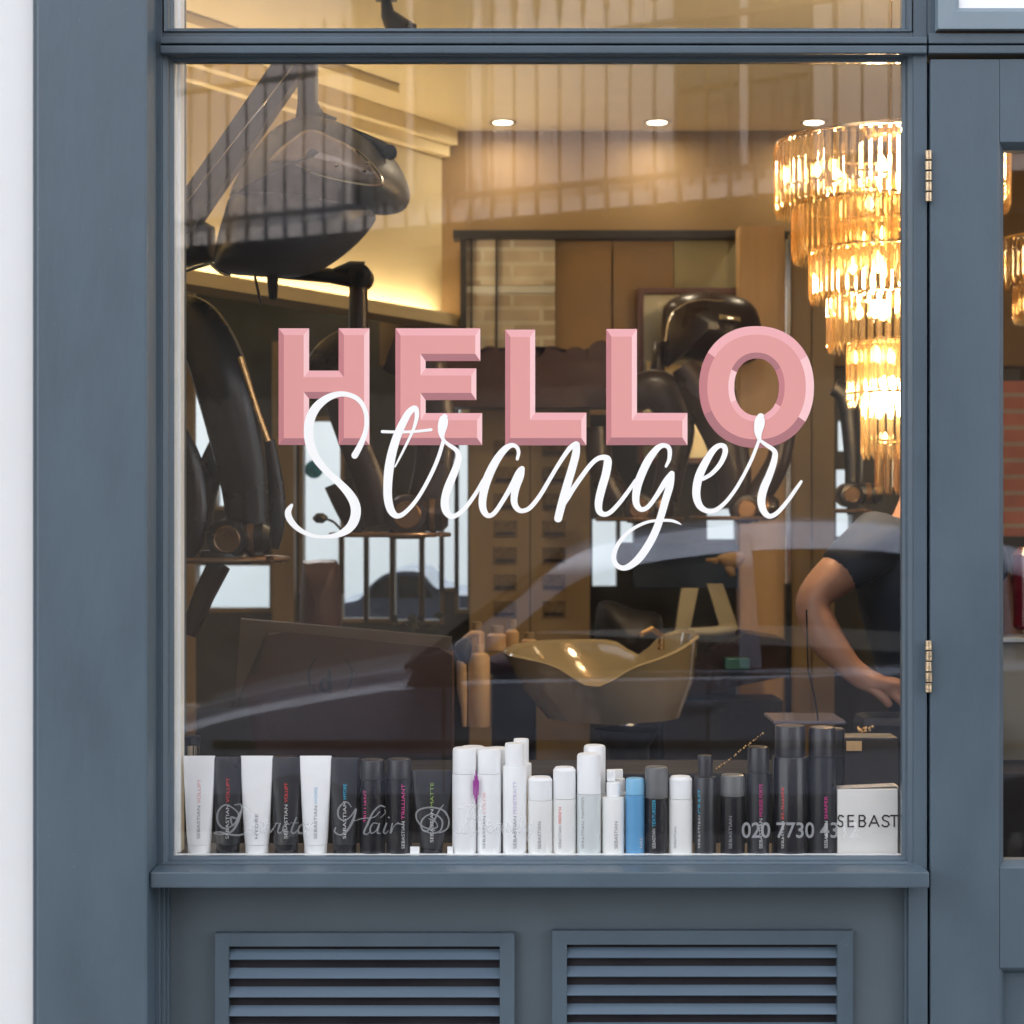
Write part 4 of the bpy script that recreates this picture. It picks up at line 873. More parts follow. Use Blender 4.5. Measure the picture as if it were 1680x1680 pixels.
# ------------------------------------------------------------------ climate dryers with swept arms and a tray ring
def climate_dryer(label, Y, arms, joint, ring, m, mb, strip=None, post=None, mic=False):
    t = thing('climate_dryer', label, 'hair dryer', P(joint[0], ring[1], Y), 'climate dryers with swept arms')
    k = S*(D+Y)/D
    for a in arms:
        pts = cr([(x, y, r_, d) for x, y, r_, d in a], 6); b = MB()
        b.tube([P(x, y, Y+d) for x, y, r_, d in pts], [r_*k for x, y, r_, d in pts], 16, flat=.55); b.build('swept_arm', m, t)
    jx, jy, jr = joint; b = MB(); c = P(jx, jy, Y-.06)
    b.lathe([(jr*k*.5, -.002), (jr*k*.9, 0), (jr*k, .012), (jr*k, .10), (jr*k*.8, .12)], c, 28, axis='Y'); b.build('joint', mb, t)
    b = MB(); c2 = P(jx+jr*1.2, jy-2, Y); b.lathe([(jr*k*.7, -.03), (jr*k*.85, -.02), (jr*k*.85, .03), (jr*k*.6, .045)], c2, 24, axis='X'); b.build('joint_collar', m, t)
    b = MB(); b.lathe([(jr*k*.86, -.006), (jr*k*.9, -.005), (jr*k*.9, .008), (jr*k*.86, .009)], c2, 28, axis='X'); b.build('collar_band', M_GOLDD, t)
    b = MB(); b.lathe([(jr*k*.55, -.0045), (jr*k*.6, -.006), (jr*k*.66, -.004)], c, 28, axis='Y'); b.build('joint_ring', M_GOLDD, t)
    rx, ry, rr = ring; b = MB(); pts = [Vector((P(rx, ry, Y).x+math.cos(a_)*rr*k, Y+math.sin(a_)*rr*k*.8, P(rx, ry, Y).z)) for a_ in [2*math.pi*i/48 for i in range(49)]]
    b.tube(pts, .0065, 10); b.build('tray_ring', M_GOLDD, t)
    b = MB(); b.lathe([(rr*k*.3, -.012), (rr*k*.34, 0), (rr*k*.3, .02)], P(jx, ry, Y), 20); b.build('hub', mb, t)
    if strip:
        b = MB(); b.tube([P(x, y, Y-.02) for x, y in strip], .007, 8); b.build('bright_strip', M_GOLD, t)
    if post:
        b = MB(); b.tube([P(x, y, Y+.02) for x, y in post], [.028, .026, .022][:len(post)], 12); b.build('post', M_BROWNPL, t)
    if mic:
        b = MB(); b.tube([P(x, y, Y) for x, y in cr([(534, 851), (548, 857), (562, 872)], 5)], .0035, 8); b.build('stalk', m, t)
        b = MB(); b.lathe([(.004, -.022), (.014, -.012), (.015, .006), (.005, .02)], P(526, 850, Y), 14, axis='X'); b.build('sensor_ball', M_BLACK, t)
    return t
M_GOLDD = mat('dull_bronze', (.22, .13, .07), .3, metal=.7, var=.2)
climate_dryer('biggest black swept-arm dryer at the left edge of the window', 1.0,
  [[(290, 515, 36, .1), (322, 532, 42, .06), (349, 580, 46, .03), (370, 645, 47, 0), (389, 725, 44, 0), (402, 805, 38, 0), (408, 885, 34, 0)],
   [(440, 722, 11, .03), (450, 790, 15, .03), (452, 850, 17, .03), (446, 900, 12, .03)],
   [(392, 670, 18, .05), (362, 735, 22, .06), (335, 800, 24, .07), (318, 870, 30, .05)],
   [(292, 700, 12, 0), (312, 760, 20, -.02), (318, 830, 24, -.03), (312, 885, 22, -.03), (300, 905, 22, 0)]],
  (372, 885, 34), (330, 917, 142), M_BLACK, M_BLACK, strip=[(394, 586), (408, 630), (424, 680), (440, 724)], post=[(360, 925), (335, 975), (308, 1040)])
b = None
climate_dryer('dark brown swept-arm dryer behind the white capital S', 1.9,
  [[(520, 660, 10, .02), (530, 600, 28, 0), (575, 572, 32, 0), (560, 640, 30, 0), (580, 720, 26, 0), (610, 800, 26, 0), (622, 862, 24, 0)],
   [(640, 575, 34, 0), (690, 600, 40, 0), (712, 680, 34, 0), (712, 760, 32, 0), (700, 830, 34, 0), (690, 868, 26, 0)],
   [(560, 790, 30, .1), (580, 840, 26, .1), (600, 868, 20, .1)]],
  (668, 845, 34), (640, 877, 97), M_BROWNPL, M_BROWNPL, strip=None, mic=True)
climate_dryer('dark swept-arm dryer between the second L and the round O', 2.9,
  [[(1000, 660, 22, 0), (1080, 640, 34, 0), (1110, 700, 30, 0), (1100, 770, 24, 0), (1090, 820, 24, 0)], [(980, 700, 20, 0), (985, 760, 22, 0), (1010, 820, 24, 0)]],
  (1050, 835, 26), (1050, 852, 70), M_BROWNPL, M_BROWNPL)
climate_dryer('dark swept-arm dryer below the round O', 2.7,
  [[(1120, 600, 20, 0), (1160, 660, 34, 0), (1190, 720, 34, 0), (1205, 790, 28, 0), (1200, 835, 22, 0)], [(1290, 690, 18, 0), (1275, 760, 20, 0), (1240, 820, 22, 0)]],
  (1225, 835, 24), (1200, 850, 66), M_BROWNPL, M_BROWNPL)
climate_dryer('black swept-arm dryer to the left of the chandelier tip', 2.3,
  [[(1368, 635, 14, 0), (1392, 655, 20, 0), (1400, 720, 18, 0), (1402, 780, 16, 0), (1398, 825, 14, 0)]],
  (1398, 812, 20), (1400, 838, 28), M_BLACK, M_BLACK)

# ------------------------------------------------------------------ chairs, board, washbasin
def pl(name, pts, Y, dep, m, parent=None, lv=4, sm=3):
    b = MB(); pillow(b, cr_closed(pts, sm) if sm else pts, Y, dep, lv=lv); return b.build(name, m, parent)
t = thing('salon_chair', 'dark oxblood salon chair left of the tall rear openings', 'chair', P(525, 1560, 2.4))
pl('backrest', [(495, 930), (505, 920), (540, 918), (556, 928), (560, 1010), (556, 1100), (492, 1100), (490, 1040)], 2.4, .07, M_LEATHER, t)
b = MB(); b.tube([P(525, 1100, 2.4), P(525, 1300, 2.4)], .03, 12); b.build('pedestal', M_CHROME, t)
t = thing('reception_seat', 'large brown bag shaped seat with a round black monogram', 'seat', P(600, 1400, 1.5))
b = MB(); pts = [(438, 1042), (470, 1036), (720, 1062), (742, 1076), (742, 1240), (420, 1240), (412, 1190), (400, 1120), (425, 1095)]
b.prism([P(x, y, 1.5) for x, y in pts], (0, .18, 0)); b.build('backrest', mat('brown_hide', (.06, .03, .022), .5, var=.15, bump=.3), t)
b = MB(); b.prism([P(395, 1015, 1.52), P(740, 1045, 1.52), P(742, 1068, 1.52), P(470, 1035, 1.52), P(436, 1041, 1.52), P(402, 1120, 1.52), P(385, 1160, 1.52)], (0, .02, 0)); b.build('back_ledge', mat('taupe_ledge', (.11, .08, .055), .5), t)
b = MB()
for s_ in ([(518, 1080, 2), (508, 1098, 4), (508, 1120, 4), (516, 1136, 2)], [(567, 1082, 2), (577, 1098, 3), (575, 1120, 3), (566, 1136, 2)], [(540, 1100, 4), (541, 1118, 6), (541, 1134, 7)], [(540, 1118, 4), (530, 1116, 5), (526, 1126, 5), (533, 1134, 6), (541, 1130, 4)]): ribbon(b, s_, 1.4985)
b.build('monogram', M_BLACK, t)
t = thing('plant', 'small dark leafy plant standing by the narrow rear openings', 'plant', P(680, 1080, 2.6))
b = MB()
for i in range(90):
    c = P(random.gauss(680, 18), random.gauss(1050, 16), 2.6+random.uniform(-.06, .06)); d = Vector((random.uniform(-1, 1), random.uniform(-1, 1), random.uniform(-.4, 1))).normalized()*.028; e = d.cross(Vector((.3, 1, .2))).normalized()*.013
    b.face([c-d, c+e, c+d, c-e])
b.build('foliage', mat('dark_leaves', (.03, .035, .015), .5, var=.5), t)
b = MB(); b.lathe([(.03, 0), (.045, .09), (.04, .09)], P(680, 1105, 2.6), 16); b.build('pot', M_BROWNPL, t)
# small pots and bottles on the basin trolley
tr_ = thing('trolley', 'dark purple trolley top behind the tan dispenser bottle', 'trolley', P(840, 1500, 2.3))
pl('tray', [(800, 1082), (830, 1070), (880, 1070), (890, 1090), (870, 1110), (810, 1110)], 2.3, .12, mat('purple_towel', (.035, .012, .045), .8, var=.2), tr_)
b = MB(); b.pbox(806, 880, 1110, 1500, 2.25, 2.5, bevel=.01); b.build('cabinet', M_BLACKM, tr_)
for i, (x, y, h, r_, lb) in enumerate(((782, 1015, 40, 13, 'tan jar on the trolley nearest the cabinet foot'), (815, 1020, 34, 16, 'tan stacked jar beside the small tan jar'), (840, 1012, 46, 11, 'slim tan bottle standing among the tan jars'), (868, 1030, 30, 13, 'squat tan jar at the right end of the trolley'))):
    k = S*(D+2.28)/D; t = thing('jar', lb, 'jar', P(x, y+h+12, 2.2), 'tan jars on the trolley')
    b = MB(); c = P(x, y+h+14, 2.2); b.lathe([(r_*k*.9, 0), (r_*k, .004), (r_*k, h*k*.75), (r_*k*.6, h*k*.85)], c, 20); b.build('body', M_TAN, t)
    b = MB(); b.lathe([(r_*k*.65, h*k*.86), (r_*k*.65, h*k*1.2)], c, 16); b.build('lid', M_TANDARK, t)
t = thing('dispenser_bottle', 'tan pump dispenser bottle left of the washbasin', 'bottle', P(787, 1190, 1.7))
k = S*(D+1.7)/D; b = MB(); c = P(786, 1192, 1.7); b.lathe([(.027, 0), (.029, .004), (.029, .185), (.024, .196), (.012, .2)], c, 28); b.build('body', M_TAN, t)
b = MB(); b.lathe([(.013, .2005), (.013, .22), (.006, .221), (.006, .25)], c, 16); b.tube([c+Vector((0, 0, .25)), c+Vector((-.02, 0, .252)), c+Vector((-.045, 0, .236))], [.009, .008, .004], 10); b.build('pump', M_TAN, t)
t = thing('hair_brush', 'slim pale tapering brush handle beside the tan dispenser bottle', 'brush', P(762, 1190, 1.68))
b = MB(); b.tube([P(762, 1192, 1.68), P(761, 1160, 1.68), P(758, 1130, 1.68), P(757, 1085, 1.68)], [.006, .009, .014, .013], 12); b.build('handle', M_TAN, t)
b = MB(); pillow(b, cr_closed([(745, 1060), (765, 1045), (775, 1060), (770, 1085), (758, 1090)], 3), 1.68, .02, lv=3); b.build('bristle_head', M_BLACKM, t)
# washbasin: lofted shell
ws = thing('washbasin', 'beige ceramic salon washbasin with a curved neck rest', 'basin', P(1010, 1300, 1.9))
YW = 1.9
def basin():
    b = MB(); N = 48; out_, inn_ = [], []
    cx, k = 1000, S*(D+YW)/D
    c = P(cx, 0, YW).x
    def rim(a):
        c_, s_ = math.cos(a), math.sin(a)
        x = c+c_*(.245 if c_ > 0 else .29); y = YW+s_*.2
        z = P(0, 1078, YW).z+.045*max(0, s_)+.05*max(0, c_)**2 + .012*math.cos(2*a)
        # neck dip at the front, second dip at the back right
        z -= .055*math.exp(-((a-(-math.pi/2-.18))/.28)**2)
        z -= .05*math.exp(-((a-(math.pi/2-.4))/.2)**2)
        return Vector((x, y, z))
    R_ = [rim(-math.pi+.001+2*math.pi*i/N) for i in range(N)]
    ctr = Vector((c, YW, 0)); zf = P(0, 1185, YW).z
    rings = []
    for f, zz in ((.28, 0), (.42, .02), (.7, .07), (.9, .5), (1.0, .93), (1.03, 1.0), (1.0, 1.02), (.95, .98), (.86, .7), (.6, .35), (.1, .25)):
        ring = []
        for v in R_:
            p = ctr+(v-ctr)*f; p.z = zf+(v.z-zf)*zz; p.y = YW+(v.y-YW)*f; p.x = c+(v.x-c)*f+(1-zz)*.03; ring.append(p)
        rings.append(ring)
    b.loft(rings); return b.build('bowl', M_PORC, ws)
basin()
b = MB(); c = P(1030, 1196, YW); b.lathe([(.05, -.55), (.06, -.5), (.06, -.05), (.09, 0)], c, 24); b.build('pedestal', M_BLACKM, ws)
b = MB(); c = P(1085, 1065, YW+.05); b.tube([c, c+Vector((0, 0, .04)), c+Vector((-.03, -.03, .06)), c+Vector((-.06, -.05, .045))], [.01, .009, .008, .007], 10); b.build('tap', M_GOLD, ws)
for i, (px, py, lb) in enumerate(((1020, 1030, 'black backed chair behind the washbasin'),)):
    t = thing('washing_chair', lb, 'chair', P(px, 1500, 2.8)); pl('backrest', [(978, 1000), (1000, 985), (1040, 1000), (1085, 1010), (1082, 1060), (1070, 1100), (1030, 1110), (980, 1100)], 2.8, .09, M_BLACKM, t)
    b = MB(); b.tube([P(1030, 1100, 2.8), P(1030, 1400, 2.8)], .03, 10); b.build('pedestal', M_CHROME, t)
t = thing('salon_counter', 'dark counter top running below the light tan column', 'counter', P(1240, 1560, 2.9))
b = MB(); b.prism([P(1085, 1100, 2.9), P(1225, 1040, 2.9), P(1290, 1050, 2.9), P(1290, 1110, 2.9), P(1085, 1150, 2.9)], (0, .3, 0)); b.build('top', M_BROWNPL, t)
b = MB(); b.pbox(1090, 1285, 1150, 1560, 2.95, 3.2); b.build('base', M_BLACKM, t)
# easel-legged white stand and the hand dryer on the blue board
t = thing('folding_stand', 'pale A shaped folding stand before the blue board', 'stand', P(1155, 1060, 3.0))
b = MB(); b.prism([P(1118, 965, 3.0), P(1146, 965, 3.0), P(1132, 1035, 3.0), P(1108, 1035, 3.0)], (0, .03, 0)); b.build('leg', mat('pale_wood', (.5, .44, .28), .5), t)
b = MB(); b.prism([P(1160, 958, 3.02), P(1186, 958, 3.02), P(1212, 1032, 3.02), P(1186, 1042, 3.02)], (0, .03, 0)); b.build('leg', bpy.data.materials['pale_wood'], t)
b = MB(); b.tube([P(1130, 1036, 2.98), P(1170, 1036, 2.98), P(1204, 1030, 2.98)], [.012, .016, .018], 12); b.build('rolled_towel', bpy.data.materials['pale_wood'], t)
wallpanel('blue_board', 1040, 1212, 893, 965, 3.5, .03, mat('deep_blue_board', (.015, .035, .08), .5, var=.15), 'deep blue board on the rear wall behind the folding stand', 'board')
t = thing('hand_dryer', 'pale tan handheld hair dryer hanging on the blue board', 'hair dryer', P(1190, 925, 3.3))
pl('barrel', [(1175, 915), (1195, 906), (1215, 906), (1222, 916), (1212, 930), (1190, 930)], 3.3, .03, M_TAN, t)
b = MB(); b.tube([P(1196, 928, 3.3), P(1202, 945, 3.3)], [.018, .012], 10); b.tube([P(1158, 919, 3.3), P(1178, 920, 3.3)], [.005, .012], 8); b.build('handle', M_TAN, t)
wallpanel('teal_box', 1190, 1230, 1080, 1098, 2.85, .06, mat('teal_card', (.03, .13, .13), .5), 'small teal box on the dark counter', 'box')
# lower foreground furniture behind the bottles
t = thing('low_cabinet', 'dark brown low cabinet behind the row of bottles', 'cabinet', P(900, 1650, .6))
b = MB(); b.box(-1.0, 1.45, 1.0, 1.25, .02, P(0, 1268, 1.0).z, bevel=.01); b.build('carcass', mat('dark_walnut', (.014, .011, .011), .7, var=.3, stretch=(1, 6, 6)), t)
t = thing('beaded_strap', 'short diagonal strap of gold beads behind the dark bottles', 'strap', P(1195, 1250, .3))
b = MB()
for i in range(20):
    p = P(1176+i*4.0, 1262-i*3.1, .3)+Vector((random.uniform(-.001, .001), 0, random.uniform(-.001, .001))); q_ = random.uniform(.0018, .0034); b.lathe([(.0005, -q_), (q_, 0), (.0005, q_)], p, 8)
b.build('beads', M_GOLD, t)
t = thing('gift_bag', 'small dark bag with a pale tag and gold ribbon behind the white box', 'bag', P(1420, 1402, .3))
b = MB(); b.pbox(1385, 1474, 1210, 1402, .28, .36, bevel=.003); b.build('bag', mat('dark_paper', (.03, .024, .022), .6), t)
b = MB(); b.pbox(1389, 1414, 1216, 1232, .275, .279, bevel=.0005); b.build('tag', M_TAN, t)
b = MB()
for i in range(14): b.lathe([(.001, -.003), (.004, 0), (.001, .003)], P(1408+random.uniform(0, 24), 1196+random.uniform(-4, 5), .28+random.uniform(-.01, .01)), 8)
b.build('ribbon', M_GOLD, t)
t = thing('table_mirror', 'thin stand with a flat pale top behind the tall black cans', 'stand', P(1345, 1190, .45))
b = MB(); b.pbox(1270, 1388, 1183, 1188, .45, .62, bevel=.001); b.build('top', mat('grey_glass', (.16, .14, .16), .15), t)
b = MB(); b.tube([P(x, y, .5) for x, y in ((1343, 1185), (1336, 1140), (1326, 1100), (1323, 1000))], .0018, 6); b.build('cable', M_BLACK, t)
t = thing('bench', 'white worktop and dark red bottles seen through the shop door glass', 'counter', P(1700, 1600, 1.2))
b = MB(); b.pbox(1600, 2000, 1046, 1054, 1.2, 1.7, bevel=.003); b.build('worktop', M_WHITEWOOD, t)
b = MB(); b.pbox(1610, 1990, 1055, 1600, 1.25, 1.65); b.build('base', mat('beige_front', (.36, .31, .22), .5, var=.05), t)
t = thing('red_vase', 'glossy crimson vase on the worktop behind the shop door', 'vase', P(1680, 1030, 1.3))
b = MB(); c = P(1684, 1040, 1.35); k = S*(D+1.35)/D; b.lathe([(.03, .012), (.038, .02), (.04, .12), (.036, .2), (.02, .22)], c, 28); b.build('body', mat('crimson_glass', (.2, .008, .02), .1, var=.3, coat=1), t)
wallpanel('mirrored_brick_panel', 1560, 1850, 625, 880, 3.6, .1, brick_mat('red_brick', (.5, .16, .1), (.42, .13, .08), (.4, .3, .24), bw=.2, bh=.06), 'red brick patch standing in for mirrored brick behind the shop door glass', 'wall')  # reflected red brick, modelled as a solid panel

# ------------------------------------------------------------------ person
pe = thing('person', 'person in a navy polo shirt leaning on one bent arm behind the glass', 'person', P(1480, 1500, 1.15))
YP = 1.1
def skin_obj(name, nodes, edges, m, parent, sub=2):
    me = bpy.data.meshes.new(name); me.from_pydata([n_[0] for n_ in nodes], edges, []); o = bpy.data.objects.new(name, me); col.objects.link(o)
    md = o.modifiers.new('s', 'SKIN'); md.use_smooth_shade = True
    for i, n_ in enumerate(nodes):
        sv = me.skin_vertices[0].data[i]; r_ = n_[1]; sv.radius = r_ if isinstance(r_, tuple) else (r_, r_)
    me.skin_vertices[0].data[0].use_root = True
    o.modifiers.new('u', 'SUBSURF').levels = sub; o.modifiers['u'].render_levels = sub
    dg = bpy.context.evaluated_depsgraph_get(); dg.update()
    me2 = bpy.data.meshes.new_from_object(o.evaluated_get(dg)); bpy.data.objects.remove(o)
    me2.materials.clear(); me2.materials.append(m); me2.name = name
    for p in me2.polygons: p.use_smooth = True
    o2 = bpy.data.objects.new(name, me2); col.objects.link(o2)
    if parent: o2.parent = parent; o2.matrix_parent_inverse = Matrix.Translation(-parent.location)
    return o2
V = Vector
pelvis = P(1560, 1260, YP+.25); chest = P(1500, 960, YP+.22); neckb = P(1520, 815, YP+.17); head = P(1545, 728, YP+.14); htop = P(1550, 660, YP+.14)
sh = P(1420, 900, YP+.1); elb = P(1326, 984, YP); fa = P(1354, 1050, YP-.02); wr = P(1400, 1101, YP-.05); palm = P(1434, 1118, YP-.06); knk = P(1457, 1126, YP-.06)
sh2 = P(1610, 900, YP+.25); elb2 = P(1660, 1040, YP+.28); wr2 = P(1640, 1170, YP+.22)
hipL = P(1520, 1290, YP+.25); hipR = P(1600, 1290, YP+.25)
kneeL, kneeR = V((hipL.x, YP+.27, .52)), V((hipR.x, YP+.3, .52)); ftL, ftR = V((hipL.x, YP+.3, .07)), V((hipR.x, YP+.33, .07))
toeL, toeR = ftL+V((-.02, -.16, -.03)), ftR+V((.02, -.16, -.03))
nodes = [(pelvis, (.15, .11)), (chest, (.15, .115)), (neckb, (.06, .06)), (head, (.078, .092)), (htop, (.06, .07)),
  (sh, .055), (P(1372, 945, YP+.03), .06), (elb, .046), (fa, .048), (wr, .029), (palm, (.044, .026)), (knk, (.042, .02)),
  (sh2, .055), (elb2, .038), (wr2, .026), (hipL, .085), (hipR, .085), (kneeL, .058), (kneeR, .058), (ftL, .04), (ftR, .04), (toeL, .035), (toeR, .035)]
edges = [(0, 1), (1, 2), (2, 3), (3, 4), (1, 5), (5, 6), (6, 7), (7, 8), (8, 9), (9, 10), (10, 11), (1, 12), (12, 13), (13, 14), (0, 15), (0, 16), (15, 17), (16, 18), (17, 19), (18, 20), (19, 21), (20, 22)]
base = P(1466, 1128, YP-.06)
for i, (dx_, dz_, L, dy) in enumerate(((1.0, -.03, 1.0, .012), (.97, -.12, 1.05, -.002), (.9, -.25, .95, -.014), (.72, -.42, .8, -.026))):
    i0 = len(nodes); d = V((dx_, 0, dz_)).normalized(); st_ = P(1457, 1121+i*5, YP-.06)+V((0, dy, 0)); d2 = (d+V((0, 0, -.45))).normalized()
    p1 = st_+d*.03*L; p2 = p1+d2*.026*L; p3 = p2+(d2+V((0, 0, -.3))).normalized()*.02*L
    nodes += [(p1, .0115), (p2, .0105), (p3, .009)]; edges += [(11, i0), (i0, i0+1), (i0+1, i0+2)]
i0 = len(nodes); q0 = P(1430, 1130, YP-.085)
nodes += [(q0, .012), (P(1450, 1144, YP-.095), .0115), (P(1462, 1160, YP-.095), .0095)]; edges += [(10, i0), (i0, i0+1), (i0+1, i0+2)]
body = skin_obj('body', nodes, edges, M_SKIN, pe)
sn = [(pelvis+V((0, 0, .02)), (.165, .125)), (chest, (.172, .14)), (P(1502, 868, YP+.18), (.13, .1)), (P(1436, 892, YP+.1), .088), (P(1396, 922, YP+.05), .07), (P(1362, 948, YP+.02), .06), (sh2, .078), (P(1640, 965, YP+.26), .062)]
shirt = skin_obj('polo_shirt', sn, [(0, 1), (1, 2), (1, 3), (3, 4), (4, 5), (1, 6), (6, 7)], M_NAVY, pe)
tn = [(pelvis, (.165, .13)), (hipL, .1), (hipR, .1), (kneeL, .075), (kneeR, .075), (ftL+V((0, 0, .03)), .062), (ftR+V((0, 0, .03)), .062)]
skin_obj('trousers', tn, [(0, 1), (0, 2), (1, 3), (2, 4), (3, 5), (4, 6)], M_BLACKM, pe)
hc = head+V((0, .012, .03)); b = MB(); bmesh.ops.create_uvsphere(b.bm, u_segments=24, v_segments=16, radius=.098)
for v in b.bm.verts: v.co = hc+V((v.co.x*.9, v.co.y*1.02+.012, max(v.co.z, -.03)*1.12))
for f in b.bm.faces: f.smooth = True
b.build('hair', M_HAIR, pe)
b = MB(); fy = head.y-.088
for sx in (-.03, .03):
    b.lathe([(.001, -.009), (.01, -.004), (.01, .004), (.001, .009)], (head.x+sx, fy-.001, head.z+.005), 12)
b.build('eyes', M_WHITEWOOD, pe)
b = MB(); b.tube([(head.x, fy, head.z), (head.x, fy-.02, head.z-.03), (head.x, fy-.004, head.z-.036)], [.007, .013, .009], 10)
b.build('nose', M_SKIN, pe)
b = MB(); b.tube([(head.x-.022, fy+.003, head.z-.062), (head.x, fy-.004, head.z-.06), (head.x+.022, fy+.003, head.z-.062)], [.003, .006, .003], 8); b.build('mouth', mat('lips', (.3, .1, .08), .5), pe)
# what the hand rests on
t = thing('salon_chair', 'black salon chair whose back carries the leaning hand', 'chair', P(1490, 1600, YP+.1))
bm_ = MB(); bm_.box(P(1400, 0, YP).x, P(1600, 0, YP).x, YP-.12, YP+.02, .55, P(0, 1172, YP-.06).z, bevel=.02); bm_.build('backrest', M_BLACKM, t)
b = MB(); b.tube([V((P(1500, 0, YP).x, YP-.2, .02)), V((P(1500, 0, YP).x, YP-.2, .4))], .035, 14); b.build('pedestal', M_CHROME, t)
b = MB(); b.box(P(1405, 0, YP).x, P(1595, 0, YP).x, YP-.5, YP-.121, .4, .5, bevel=.03); b.build('seat', M_BLACKM, t)

# ------------------------------------------------------------------ the street behind the camera, seen in the glass
car = thing('parked_car', 'blue grey car mirrored across the lower half of the window', 'car', (.6, -5.0, 0))
M_CARP = mat('dark_metallic_paint', (.21, .25, .35), .3, metal=.15, var=.03, coat=1)
M_CARG = mat('car_glass', (.01, .012, .014), .04, var=0)
M_RUBBER = mat('rubber', (.015, .015, .015), .7)
def G(x, z): return (x, z)
low_p = [(-1.52, .28), (-1.56, .45), (-1.5, .62), (-1.3, .71), (-.9, .80), (-.36, .88), (.3, .90), (1.2, .92), (2.0, .95), (2.62, .98), (2.86, .92), (2.9, .6), (2.85, .3), (2.35, .26), (1.0, .25), (-.5, .25)]
roof_p = [(-.44, .885), (-.02, 1.17), (.26, 1.385), (.55, 1.46), (.9, 1.505), (1.25, 1.52), (1.6, 1.5), (2.0, 1.43), (2.35, 1.3), (2.62, 1.0)]
YN, YF = -4.25, -5.95
b = MB(); rings = []
yc = (YN+YF)/2; hw = (YN-YF)/2
lp = cr_closed(low_p, 3)
for f, s_ in ((-1, .9), (-.98, .97), (-.93, 1), (0, 1.0), (.93, 1), (.98, .97), (1, .9)):
    cx, cz = .65, .6; rings.append([V((cx+(x-cx)*(1-(1-s_)*.5), yc-f*hw, cz+(z-cz)*s_)) for x, z in lp])
b.loft(rings); b.build('body', M_CARP, car)
b = MB(); rp = cr(roof_p, 4); rings = []
for (x, z) in rp: 
    h = (z-.88)/.64; wd = hw*(.93-.2*h); rings.append((x, z, wd))
top = [(x, z, w_) for x, z, w_ in rings]
# roof skin as a band with a rounded edge
def band(z_off, inset, m, name):
    b = MB(); cross = []
    for x, z, w_ in top:
        w2 = w_-inset
        row = [V((x, yc-w2-.02, z-.12+z_off)), V((x, yc-w2*.97, z-.012+z_off)), V((x, yc-w2*.85, z+z_off)), V((x, yc, z+.015+z_off)), V((x, yc+w2*.85, z+z_off)), V((x, yc+w2*.97, z-.012+z_off)), V((x, yc+w2+.02, z-.12+z_off))]
        row += [V((x, yc+w2-.03, z-.12+z_off)), V((x, yc, z-.03+z_off)), V((x, yc-w2+.03, z-.12+z_off))]
        cross.append(row)
    b.loft(cross); return b.build(name, m, car)
band(0, 0, M_CARP, 'roof')
for sgn, nm in ((1, 'side_window'), (-1, 'side_window')):
    b = MB(); outl = [(x+.09, z-.11, w_) for x, z, w_ in top if z > .95]
    pts = [V((x, yc+sgn*(w_-.02), z)) for x, z, w_ in outl]; lo_ = [V((2.55, yc+sgn*hw*.92, .93)), V((-.3, yc+sgn*hw*.92, .90))]
    b.prism(pts+lo_, (0, -sgn*.012, 0)); b.build(nm, M_CARG, car)
    b = MB()
    for x0_ in (.92, 1.95): b.prism([V((x0_, yc+sgn*(hw*.915), .92)), V((x0_+.09, yc+sgn*(hw*.915), .92)), V((x0_+.06, yc+sgn*(hw*.76), 1.46)), V((x0_-.0, yc+sgn*(hw*.76), 1.46))], (0, sgn*.008, 0))
    b.build('pillar', M_CARP, car)
    b = MB(); b.box(-.35, 2.55, yc+sgn*(hw*.985)-.006, yc+sgn*(hw*.985)+.006, .885, .905); b.build('chrome_trim', M_CHROME, car)
    for x0_ in (-.28, .78, 1.84):
        b = MB(); b.box(x0_, x0_+.012, yc+sgn*(hw+.0)-.004, yc+sgn*(hw+.0)+.004, .34, .87); b.build('door_seam', M_RUBBER, car)
    b = MB(); b.box(-1.35, 2.75, yc+sgn*hw-.02, yc+sgn*hw+.018, .27, .42, bevel=.01); b.build('sill_cladding', M_RUBBER, car)
    b = MB(); b.box(-1.2, 2.7, yc+sgn*hw-.01, yc+sgn*hw+.012, .60, .635, bevel=.008); b.build('rubbing_strip', M_RUBBER, car)
    mr = MB(); mr.prism([V((-.42, yc+sgn*(hw+.02), .86)), V((-.2, yc+sgn*(hw+.02), .86)), V((-.24, yc+sgn*(hw+.02), 1.0)), V((-.36, yc+sgn*(hw+.02), .98))], (0, sgn*.12, 0)); mr.build('wing_mirror', M_BLACK, car)
    for x0_ in (.65, 1.68):
        b = MB(); b.box(x0_, x0_+.17, yc+sgn*(hw+.002), yc+sgn*(hw+.025), .77, .795, bevel=.006); b.build('door_handle', M_CARP, car)
    for x0_ in (-.85, 2.1):
        wc = V((x0_, yc+sgn*(hw-.1), .20)); b = MB(); b.lathe([(.2, -.1), (.31, -.095), (.315, -.05), (.315, .07), (.3, .1), (.2, .105)], wc, 36, axis='Y'); wo = b.build('wheel', M_RUBBER, car)
        b = MB(); b.lathe([(.02, .06*sgn+.0), (.06, .112*sgn), (.16, .10*sgn), (.2, .112*sgn), (.2, .09*sgn)], wc, 24, axis='Y'); ro = b.build('rim', M_CHROME, wo); ro.matrix_parent_inverse = (Matrix.Translation(car.location)@wo.matrix_parent_inverse).inverted()@Matrix.Translation(car.location) if 0 else Matrix()
b = MB(); p = [V((-.43, yc-hw*.86, .9)), V((-.43, yc+hw*.86, .9)), V((.22, yc+hw*.7, 1.385)), V((.22, yc-hw*.7, 1.385))]; b.prism([q_+V((-.012, 0, .02)) for q_ in p], (.01, 0, -.015)); b.build('windscreen', M_CARG, car)
b = MB()
